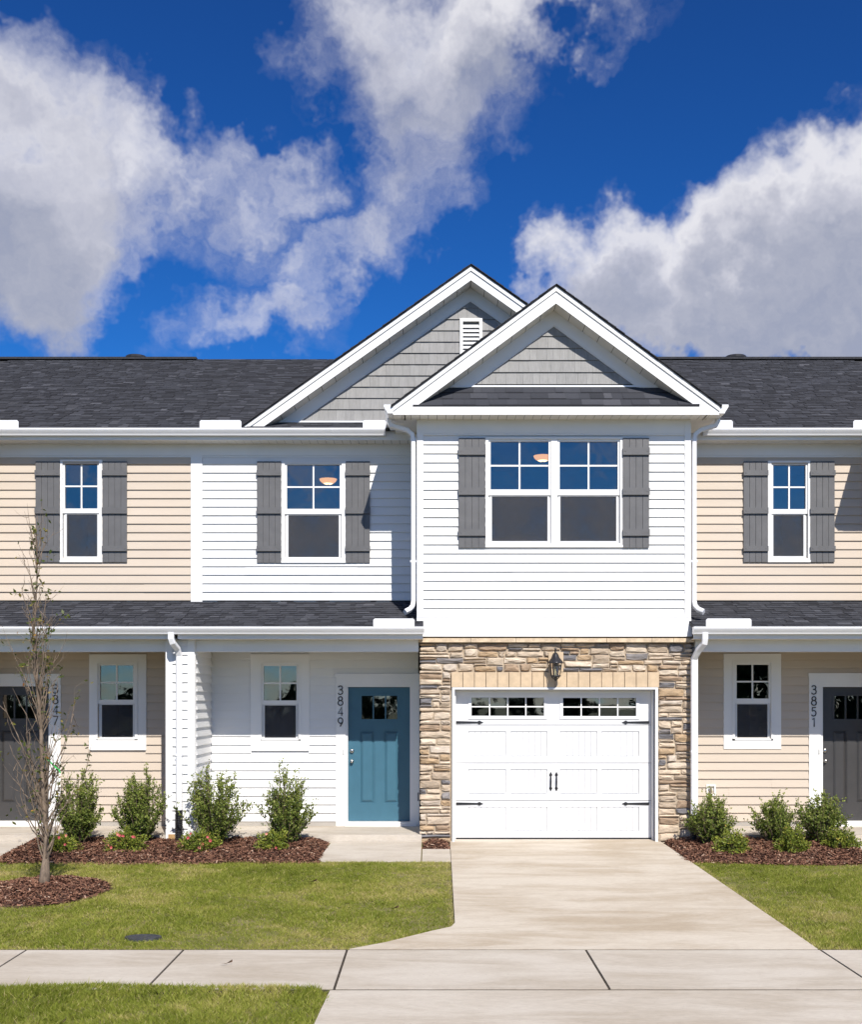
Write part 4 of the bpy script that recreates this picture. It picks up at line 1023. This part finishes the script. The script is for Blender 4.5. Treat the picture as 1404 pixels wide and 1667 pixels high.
# ------------------------------------------------------------------ planting beds and lawn
def bed_z(x, y): return gz(x, y)+.035
def chips(name, parent, sampler, n, zf, big=1.0):
    P = np.array(sampler(n)); n = len(P); z = np.array([zf(a, b) for a, b in P])+RNG.uniform(.0, .022, n)
    th = RNG.uniform(0, 6.283, n); tl = RNG.normal(0, .35, n)
    A = np.stack([np.cos(th)*np.cos(tl), np.sin(th)*np.cos(tl), np.sin(tl)], 1)*RNG.uniform(.010, .034, (n, 1))*big
    w = np.stack([-np.sin(th), np.cos(th), RNG.normal(0, .6, n)], 1); w /= np.linalg.norm(w, axis=1, keepdims=True)
    o = cards(name, np.column_stack([P, z]), A, w*RNG.uniform(.003, .009, (n, 1))*big, MULCH, parent, np.clip(RNG.normal(.5, .24, n), 0, 1)); o['kind'] = 'stuff'
    return o
def mulch_bed(poly_front, x0, x1, yback, label, hump=.03):
    """bed between yback and the front edge y = poly_front(x)"""
    nx, ny = max(4, int((x1-x0)/.12)), 12; V = []; Fc = []
    def zf(x, y):
        f = poly_front(x); t = min(1, max(0, (y-f)/(yback-f+1e-6))); e = min(1, min((x-x0)/.12, (x1-x)/.12, 3*t+.0)); e = max(0, e)
        return gz(x, y)-.025+(.03+hump)*e+.012*math.sin(x*9+y*5)*e+.010*math.sin(x*23-y*17)*e
    for i in range(nx+1):
        x = x0+(x1-x0)*i/nx; f = poly_front(x)
        for j in range(ny+1): y = f+(yback-f)*j/ny; V.append((x, y, zf(x, y)))
    for i in range(nx):
        for j in range(ny): a = i*(ny+1)+j; Fc.append((a, a+ny+1, a+ny+2, a+1))
    o = np_mesh('mulch_bed', V, Fc, MULCHB); tag(o, label, 'mulch', None, 'stuff')
    def samp(n):
        X = RNG.uniform(x0, x1, n); T = RNG.uniform(-.03, 1, n); return [(x, poly_front(x)+(yback-poly_front(x))*t) for x, t in zip(X, T)]
    chips('bark_chips', o, samp, int((x1-x0)*abs(yback-poly_front((x0+x1)/2))*3600), zf)
    return o
fl = lambda x: (-1.60+.05*math.sin(x*2.1)+.025*math.sin(x*7)) if x > -5.3 else -1.60+.25*min(1, (-5.3-x)/.4)
fl2 = lambda x: fl(x) if x < -1.55 else max(-1.55, fl(x))
mulch_bed(fl2, -5.60, -1.42, -.06, 'dark red bark mulch bed along the left and middle porches')
mulch_bed(lambda x: -1.62+.06*math.sin(x*2.3), 3.24, 5.74, -.06, 'dark red bark mulch bed in front of the right porch')
mulch_bed(lambda x: -.60, -.11, .25, -.06, 'small bark mulch patch between the walk and the garage pier', .02)
TX, TY = -4.40, -3.13
def ring_bed():
    rx, ry = .74, .76; V = [(TX, TY-.12, gz(0, TY)+.05)]; Fc = []; n = 28; m = 5
    def zf(x, y):
        q = min(1, math.hypot((x-TX)/rx, (y-TY+.12)/ry)); return gz(x, y)-.02+.075*(1-q**3)+.008*math.sin(x*21+y*13)
    V = []
    for i in range(m+1):
        for j in range(n):
            a = 6.28319*j/n; r = (i+.001)/m*(1+.05*math.sin(3*a)+.03*math.sin(7*a)); x, y = TX+rx*r*math.cos(a), TY-.12+ry*r*math.sin(a); V.append((x, y, zf(x, y)))
    for i in range(m):
        for j in range(n): Fc.append((i*n+j, (i+1)*n+j, (i+1)*n+(j+1) % n, i*n+(j+1) % n))
    o = np_mesh('mulch_ring', V, Fc, MULCHB); tag(o, 'round bark mulch ring at the foot of the young tree', 'mulch', None, 'stuff')
    def samp(n):
        a = RNG.uniform(0, 6.283, n); r = np.sqrt(RNG.uniform(0, 1.04, n)); return [(TX+rx*q*math.cos(t), TY-.12+ry*q*math.sin(t)) for t, q in zip(a, r)]
    chips('bark_chips', o, samp, 5600, zf)
ring_bed()
MX, MY = (at(233, 0, -5.33)[0], -5.33)
def vnoise(x, y, s, seed):
    """value noise on arrays"""
    rg = np.random.default_rng(seed); T = rg.random((64, 64)); u, v = x*s+100, y*s+100
    i, j = np.floor(u).astype(int), np.floor(v).astype(int); fu, fv = u-i, v-j; fu = fu*fu*(3-2*fu); fv = fv*fv*(3-2*fv)
    g = lambda a, b: T[a % 64, b % 64]
    return (g(i, j)*(1-fu)+g(i+1, j)*fu)*(1-fv)+(g(i, j+1)*(1-fu)+g(i+1, j+1)*fu)*fv
def lawn(name, label, x0, x1, y0, y1, dens, keep, hmul=1.0):
    n = int((x1-x0)*(y1-y0)*dens); x = RNG.uniform(x0, x1, n); y = RNG.uniform(y0, y1, n)
    k = keep(x, y) & ~((vnoise(x, y, 11.0, 21) < .34) & (RNG.random(n) < .62)); x, y = x[k], y[k]; n = len(x)
    z = np.interp(-y, [0, -YS0, -YS1, -YST], [0, -.343, -.353, -.403])-.03
    z = z+.016*(vnoise(x, y, 1.1, 3)-.5)+np.where(y < YS1+.3, .030*np.clip((y-(YS1-.35))/.35, 0, 1), 0)
    dry = .45*vnoise(x, y, .9, 5)+.33*vnoise(x, y, 3.1, 6)+.22*vnoise(x, y, 9.0, 7)
    dry = dry+.22*np.clip((vnoise(x, y, 4.2, 12)-.80)*6, 0, 1)
    h = RNG.uniform(.012, .036, n)*np.where(RNG.random(n) < .04, 1.6, 1)*hmul*(.75+.5*vnoise(x, y, 1.7, 8)); th = RNG.uniform(0, 6.283, n); w = RNG.uniform(.0025, .005, n)
    ln = RNG.normal(0, .75, (n, 2))*h[:, None]
    ln[:, 0] += (vnoise(x, y, 4, 9)-.5)*.04
    b = np.stack([np.cos(th)*w, np.sin(th)*w], 1)
    V = np.zeros((n, 3, 3)); V[:, 0, 0] = x-b[:, 0]; V[:, 0, 1] = y-b[:, 1]; V[:, 0, 2] = z; V[:, 1, 0] = x+b[:, 0]; V[:, 1, 1] = y+b[:, 1]; V[:, 1, 2] = z
    V[:, 2, 0] = x+ln[:, 0]; V[:, 2, 1] = y+ln[:, 1]; V[:, 2, 2] = z+h
    tone = .44+.95*(dry-.5)+RNG.normal(0, .13, n); straw = RNG.random(n) < .07+.45*np.clip((dry-.55)*4, 0, 1); tone[straw] = RNG.uniform(.7, 1, straw.sum())
    edge = (np.abs(y-YS0) < .09) | (np.abs(x-np.interp(-y, [0, 1.5, 4.8, 5.83], [3.195, 3.295, 3.50, 3.56])) < .10) | (np.abs(x-.25) < .07); es = edge & (RNG.random(n) < .5); tone[es] = RNG.uniform(.62, 1, es.sum())
    o = np_mesh(name, V.reshape(-1, 3), np.arange(3*n).reshape(n, 3), GRASS, None, np.clip(tone, 0, 1)); tag(o, label, 'grass', None, 'stuff'); return o
def keep_left(x, y):
    k = y > YS0+.008-.012*np.sin(x*11)+RNG.normal(0, .018, len(x))
    edge = np.interp(-y, [0, 4.85, 4.96, 5.12, 5.56, 5.83], [.268, .24, .20, .02, -.42, -.75])+.012*np.sin(y*17)
    k &= x < edge-.02+RNG.normal(0, .016, len(x))
    fr = np.where(x > -1.47, -1.47, -1.58+.05*np.sin(x*2.1)+.025*np.sin(x*7)); fr = np.where(x < -5.4, -1.47, fr)
    k &= y < fr+RNG.normal(0, .02, len(x))
    k &= ((x-TX)/.73)**2+((y-TY+.12)/.75)**2 > 1
    k &= ((x-MX)/.19)**2+((y-MY)/.14)**2 > 1
    return k
lawn('front_lawn', 'patchy green lawn left of the driveway around the young tree', -7.6, .3, -5.87, -1.4, 12500, keep_left)
lawn('right_lawn', 'green lawn right of the driveway by the tan house', 3.2, 7.2, -5.87, -1.5, 12000,
     lambda x, y: (x > np.interp(-y, [0, 1.5, 4.8, 5.83], [3.195, 3.295, 3.50, 3.56])+.014+RNG.normal(0, .016, len(x))) & (y < -1.6+.06*np.sin(x*2.3)+RNG.normal(0, .02, len(x))) & (y > YS0+.01+RNG.normal(0, .018, len(x))))
lawn('verge', 'grass verge between the pavement and the road', -6.2, -.75, -9.2, YS1+.18, 15000,
     lambda x, y: (y < YS1+.085+.045*np.sin(x*1.9)+.025*np.sin(x*4.3+1)+RNG.normal(0, .02, len(x))) & (x < np.interp(-y, [7.3, 7.45, 8.7, 9.75], [-.90, -.82, -.86, -1.5])-.0+.015*np.sin(y*13)), 1.35)
# valve box lid in the lawn
zv = gz(0, MY)-.022
mb = MB().lathe((0, 0, 0), [(.001, .012), (.14, .012), (.15, .018), (.175, .016), (.18, -.03)], 24)
mb.v = [(MX+a, MY+b*.70, zv+c) for a, b, c in mb.v]; o = mb.build('valve_lid', mat('lid_plastic', (.05, .053, .06), .55, .2, 25, .5, 60)); tag(o, 'dark oval plastic valve box lid set in the left lawn', 'lid')
# dry leaves on the pavement and lawn
def fallen(label, x, y, rz, s, m):
    n = 7; V = []; z = gz(x, y)+.012
    for i in range(n): t = i/(n-1); V += [(-s+2*s*t, .3*s*math.sin(math.pi*t), .015*abs(t-.5)*2), (-s+2*s*t, -.3*s*math.sin(math.pi*t), .015*abs(t-.5)*2+.004*i)]
    c, q = math.cos(rz), math.sin(rz)
    o = MB().add([(x+a*c-b*q, y+a*q+b*c, z+d) for a, b, d in V], [(2*i, 2*i+1, 2*i+3, 2*i+2) for i in range(n-1)]).build('dry_leaf', m)
    return tag(o, label, 'leaf')
BRN = mat('dry_leaf_brown', (.14, .08, .045), .8, .2, 30)
fallen('brown dry leaf lying on the pavement slab', at(368, 0, -6.5)[0], -6.5, .3, .055, BRN)
fallen('brown dry leaf on the lawn near the walk', at(505, 0, -2.9)[0], -2.9, .2, .08, BRN)
fallen('brown dry leaf on the verge at the bottom left', at(98, 0, -8.4)[0], -8.35, 1.2, .04, BRN)
fallen('brown dry leaf on the lawn beside the driveway', at(640, 0, -4.3)[0], -4.25, .1, .06, BRN)

# ------------------------------------------------------------------ shrubs
def shrub(label, x, y, h, w, seed, group):
    rg = np.random.default_rng(seed); z0 = gz(x, y)+.03
    T = thing('shrub', label, 'shrub', (x, y, z0), group)
    tw = MB(); P = []; D = []; nb_ = 74
    for i in range(nb_):
        a = rg.uniform(0, 6.283); q = rg.uniform(0, 1)**.62; out = q*w*rg.uniform(.42, .60)
        hh = h*(1.06-.50*q**2.2)*rg.uniform(.60, 1.06)
        if rg.random() < .14: hh *= 1.16
        b = Vector((x+.05*w*math.cos(a), y+.05*w*math.sin(a), z0-.02)); t = Vector((x+out*math.cos(a), y+out*math.sin(a)*.9, z0+hh))
        m_ = b.lerp(t, .5)+Vector((math.cos(a)*out*rg.uniform(-.05, .22), math.sin(a)*out*rg.uniform(-.05, .22), -hh*.03))
        pts = [((1-s)**2)*b+2*s*(1-s)*m_+s*s*t for s in [k/5 for k in range(6)]]
        pts = [p+Vector(rg.normal(0, .008, 3)) for p in pts]
        tw.tube(pts, [.008, .006, .005, .004, .003, .0015], 4)
        for k in range(int(12*h/.9)+3):
            s = rg.uniform(.12, 1.0); p = ((1-s)**2)*b+2*s*(1-s)*m_+s*s*t; dr = (t-m_).normalized()
            tip = p+Vector(rg.normal(0, .55, 3))*.085+Vector((0, 0, .05))+dr*.04
            if s > .3 and rg.random() < .35: tw.tube([p, tip], [.003, .0012], 3)
            nl = 12
            for j in range(nl):
                u = rg.uniform(.05, 1.1); P.append(p.lerp(tip, u)+Vector(rg.normal(0, .011, 3))); D.append((tip-p).normalized())
        for j in range(10): P.append(t-dr*rg.uniform(0, .14)+Vector(rg.normal(0, .010, 3))); D.append(dr)
    P = np.array(P); D = np.array(D); n = len(P)
    A = D+rg.normal(0, .75, (n, 3)); A /= np.linalg.norm(A, axis=1, keepdims=True)
    Bv = np.cross(A, rg.normal(size=(n, 3))); Bv /= np.linalg.norm(Bv, axis=1, keepdims=True)
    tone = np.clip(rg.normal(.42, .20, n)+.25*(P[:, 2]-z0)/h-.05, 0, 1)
    tw.build('stems', TWIG, T)
    L = rg.uniform(.011, .021, (n, 1))
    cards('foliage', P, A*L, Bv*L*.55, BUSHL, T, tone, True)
    return T
def low_shrub(label, x, y, h, w, seed, flowers, group):
    rg = np.random.default_rng(seed); z0 = gz(x, y)+.03
    T = thing('low_shrub', label, 'shrub', (x, y, z0), group)
    n = 2600; d = rg.normal(size=(n, 3)); d[:, 2] = np.abs(d[:, 2]); d /= np.linalg.norm(d, axis=1, keepdims=True)
    lump = 1+.20*np.sin(5*np.arctan2(d[:, 1], d[:, 0])+seed)+.18*np.sin(9*d[:, 0]+seed)+.12*np.sin(13*d[:, 2]+2*seed)
    r = rg.uniform(.30, 1.0, n)**.45*lump
    P = np.column_stack([x+d[:, 0]*r*w*.48, y+d[:, 1]*r*w*.42, z0+d[:, 2]*r*h*.95])
    A = d+rg.normal(0, .7, (n, 3)); A /= np.linalg.norm(A, axis=1, keepdims=True)
    Bv = np.cross(A, rg.normal(size=(n, 3))); Bv /= np.linalg.norm(Bv, axis=1, keepdims=True); L = rg.uniform(.011, .022, (n, 1))
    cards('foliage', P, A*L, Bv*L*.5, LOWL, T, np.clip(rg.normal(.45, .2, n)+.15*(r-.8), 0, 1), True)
    tw = MB()
    for i in range(26):
        k = rg.integers(0, n); e = Vector(P[k]); tw.tube([(x+rg.normal(0, .02), y+rg.normal(0, .02), z0-.02), Vector((x, y, z0)).lerp(e, .55)+Vector((0, 0, .02)), e], [.005, .003, .0015], 4)
    tw.build('stems', TWIG, T)
    for i in range(flowers):
        a = rg.uniform(-2.8, -.3); el = rg.uniform(.15, 1.1)
        c = Vector((x+math.cos(a)*math.cos(el)*w*.46, y+math.sin(a)*math.cos(el)*w*.42, z0+math.sin(el)*h*.98))
        mb = MB()
        for p in range(6):
            t = 1.047*p+rg.uniform(0, .5); s = rg.uniform(.016, .026); u = Vector((math.cos(t), -.35, math.sin(t))); v = Vector((-math.sin(t), rg.uniform(-.2, .2), math.cos(t)))
            mb.add([c, c+u*s*.6+v*s*.45, c+u*s, c+u*s*.6-v*s*.45], [(0, 1, 2, 3)])
        mb.build('flower', PINK if rg.random() < .7 else CORAL, T)
    return T
def sp(px, Y): return at(px, 0, Y)[0]
G1, G2 = 'evergreen shrubs along the porches', 'low shrubs along the front of the mulch beds'
shrub('evergreen shrub partly behind the young tree, leftmost of the tall shrubs', sp(127, -.45), -.45, .86, .72, 21, G1)
shrub('evergreen shrub under the left tan porch window', sp(228, -.42), -.42, .95, .74, 22, G1)
shrub('largest evergreen shrub, beside the black drain pipe of the party wall', sp(349, -.42), -.42, .97, .98, 23, G1)
shrub('evergreen shrub with one tall shoot, left of the blue door', sp(466, -.42), -.42, .86, .70, 24, G1)
shrub('evergreen shrub at the right garage corner by the downspout', sp(1158, -.42), -.42, .60, .66, 25, G1)
shrub('evergreen shrub below the right tan porch window', sp(1263, -.35), -.35, .52, .66, 26, G1)
shrub('evergreen shrub nearest the right dark door', sp(1336, -.35), -.35, .62, .70, 27, G1)
low_shrub('low flowering shrub just right of the young tree trunk', sp(97, -1.0), -1.0, .24, .46, 31, 3, G2)
low_shrub('low shrub with red blooms in front of the left tan porch', sp(203, -.9), -.9, .26, .54, 32, 7, G2)
low_shrub('low shrub with pink blooms in front of the largest evergreen', sp(326, -.9), -.9, .26, .56, 33, 8, G2)
low_shrub('low round shrub with one bloom nearest the front walk', sp(445, -.88), -.88, .28, .42, 34, 2, G2)
low_shrub('low green shrub nearest the driveway on the right', sp(1193, -1.0), -1.0, .27, .48, 35, 0, G2)
low_shrub('low green shrub in the middle of the right bed', sp(1292, -1.0), -1.0, .31, .44, 36, 0, G2)
low_shrub('low green shrub by the right edge of the photo', sp(1371, -.75), -.75, .28, .48, 37, 0, G2)

# ------------------------------------------------------------------ young tree
def young_tree():
    rg = np.random.default_rng(5); z0 = gz(0, TY)+.02
    T = thing('young_tree', 'thin nearly bare young tree on the left lawn', 'tree', (TX, TY, z0))
    tr = MB(); br = MB(); P = []
    H = 4.2; N = 26
    def tp(t): return Vector((TX-.02-.10*t+.03*math.sin(t*7)+.015*math.sin(t*17), TY+.02*math.sin(t*9), z0+H*t))
    def tr_r(t): return .047*(1-t)**1.1*(1-.32*min(1, t*9))+.0035+.026*max(0, 1-t*14)
    pts = [tp(i/N) for i in range(N+1)]; pts[0].z -= .08
    tr.tube(pts, [tr_r(i/N) for i in range(N+1)], 10)
    tr.build('trunk', BARK, T, True)
    tips = []
    def branch(b, dr, L, r, depth):
        n = 7; p = b.copy(); pl = [p.copy()]; d = dr.normalized()
        for i in range(n):
            d = (d+Vector(rg.normal(0, .10, 3))+Vector((0, 0, .10 if depth < 2 else .02))).normalized(); p = p+d*L/n; pl.append(p.copy())
            if depth < 2 and i > 0 and rg.random() < (.42 if depth == 0 else .22):
                sd = (d+Vector(rg.normal(0, .45, 3))).normalized(); branch(p, sd, L*rg.uniform(.25, .5), r*.5, depth+1)
        br.tube(pl, [r*(1-.82*i/n) for i in range(n+1)], 5)
        tips.append((pl, depth))
    for i in range(100):
        t = rg.uniform(.0, 1.0)**1.35*.86+.06; a = rg.uniform(0, 6.283)
        sp_ = rg.uniform(.45, .75) if t < .32 else rg.uniform(.22, .42)
        d = Vector((math.cos(a)*sp_, math.sin(a)*sp_, 1))
        L = rg.uniform(.35, .95)*(1.05 if t < .55 else .75)*(1-.45*max(0, t-.5))
        branch(tp(t), d, L, .011*(1-.5*t), 0)
    br.build('branches', BARK, T, True)
    for pl, dep in tips:
        if rg.random() < .30:
            for k in range(rg.integers(1, 5)):
                p = pl[rg.integers(2, len(pl))]; P.append(np.array(p)+rg.normal(0, .022, 3))
    # a few denser tufts
    for px, py, n in ((80, 905, 5), (62, 925, 6), (105, 1000, 10), (100, 1180, 12), (115, 1195, 10), (22, 1180, 5), (8, 1228, 7), (97, 1255, 14), (105, 1275, 8), (62, 1285, 6), (45, 1080, 6), (52, 1040, 5), (80, 1085, 4), (60, 950, 5), (20, 1330, 5), (70, 1345, 8)):
        x, z = at(px, py, TY)
        for k in range(n): P.append(np.array([x, TY+rg.normal(0, .05), z])+rg.normal(0, .045, 3))
    P = np.array(P); n = len(P); A = rdir(n); Bv = np.cross(A, rdir(n)); Bv /= np.linalg.norm(Bv, axis=1, keepdims=True); L = rg.uniform(.020, .036, (n, 1))
    cards('leaves', P, A*L, Bv*L*.5, TREEL, T, np.clip(rg.beta(1.6, 2.2, n), 0, 1), True)
    x, z = at(92, 1245, TY); p0 = tp(.33)
    x2, z2 = at(80, 1236, TY)
    mb = MB(); q = [(x2-.02, TY-.06, z2+.02), (x2+.02, TY-.07, z2-.01), (x, TY-.05, z-.02), (x+.05, TY-.06, z-.055), (x+.06, TY-.055, z-.09)]
    mb.sweep(q, lambda i: [(-.003, -.007), (.003, -.007), (.003, .007), (-.003, .007)], (0, 1, 0))
    g_ = mb.build('ribbon', GREENT, T); g_['label'] = 'bright green ribbon tied to a branch'
    return T
young_tree()

# ------------------------------------------------------------------ across the road (seen in the window glass)
def far_trees():
    rg = np.random.default_rng(77); P = []; S = []
    spots = [(-56+i*3.3+rg.uniform(-1.5, 1.5), -78+rg.uniform(-6, 6), rg.uniform(2.1, 3.5)) for i in range(35)]
    spots += [(19, -58, 8.5), (24, -62, 10), (15.5, -60, 5.0), (30, -60, 9)]
    tk = MB()
    for x, y, h in spots:
        tk.tube([(x, y, -.6), (x+.1, y, h*.4), (x, y, h*.8)], [.28, .2, .08], 6)
        for b in range(9):
            c = np.array([x, y, h*.55])+rg.normal(0, 1, 3)*np.array([h*.26, h*.26, h*.22])
            P.append(c+rg.normal(0, 1, (170, 3))*h*.12); S.append(np.full(170, .05*h))
    P = np.concatenate(P); S = np.concatenate(S)[:, None]; n = len(P); P[:, 2] = np.maximum(P[:, 2], -.3)
    A = rdir(n); Bv = np.cross(A, rdir(n)); Bv /= np.linalg.norm(Bv, axis=1, keepdims=True)
    o = cards('far_wood', P, A*S, Bv*S*.7, FARL, None, rg.uniform(0, 1, n), True); tag(o, 'dark line of trees across the road, seen only in the window glass', 'trees', None, 'stuff')
    tk.build('trunks', TWIG, o)['kind'] = 'stuff'
far_trees()
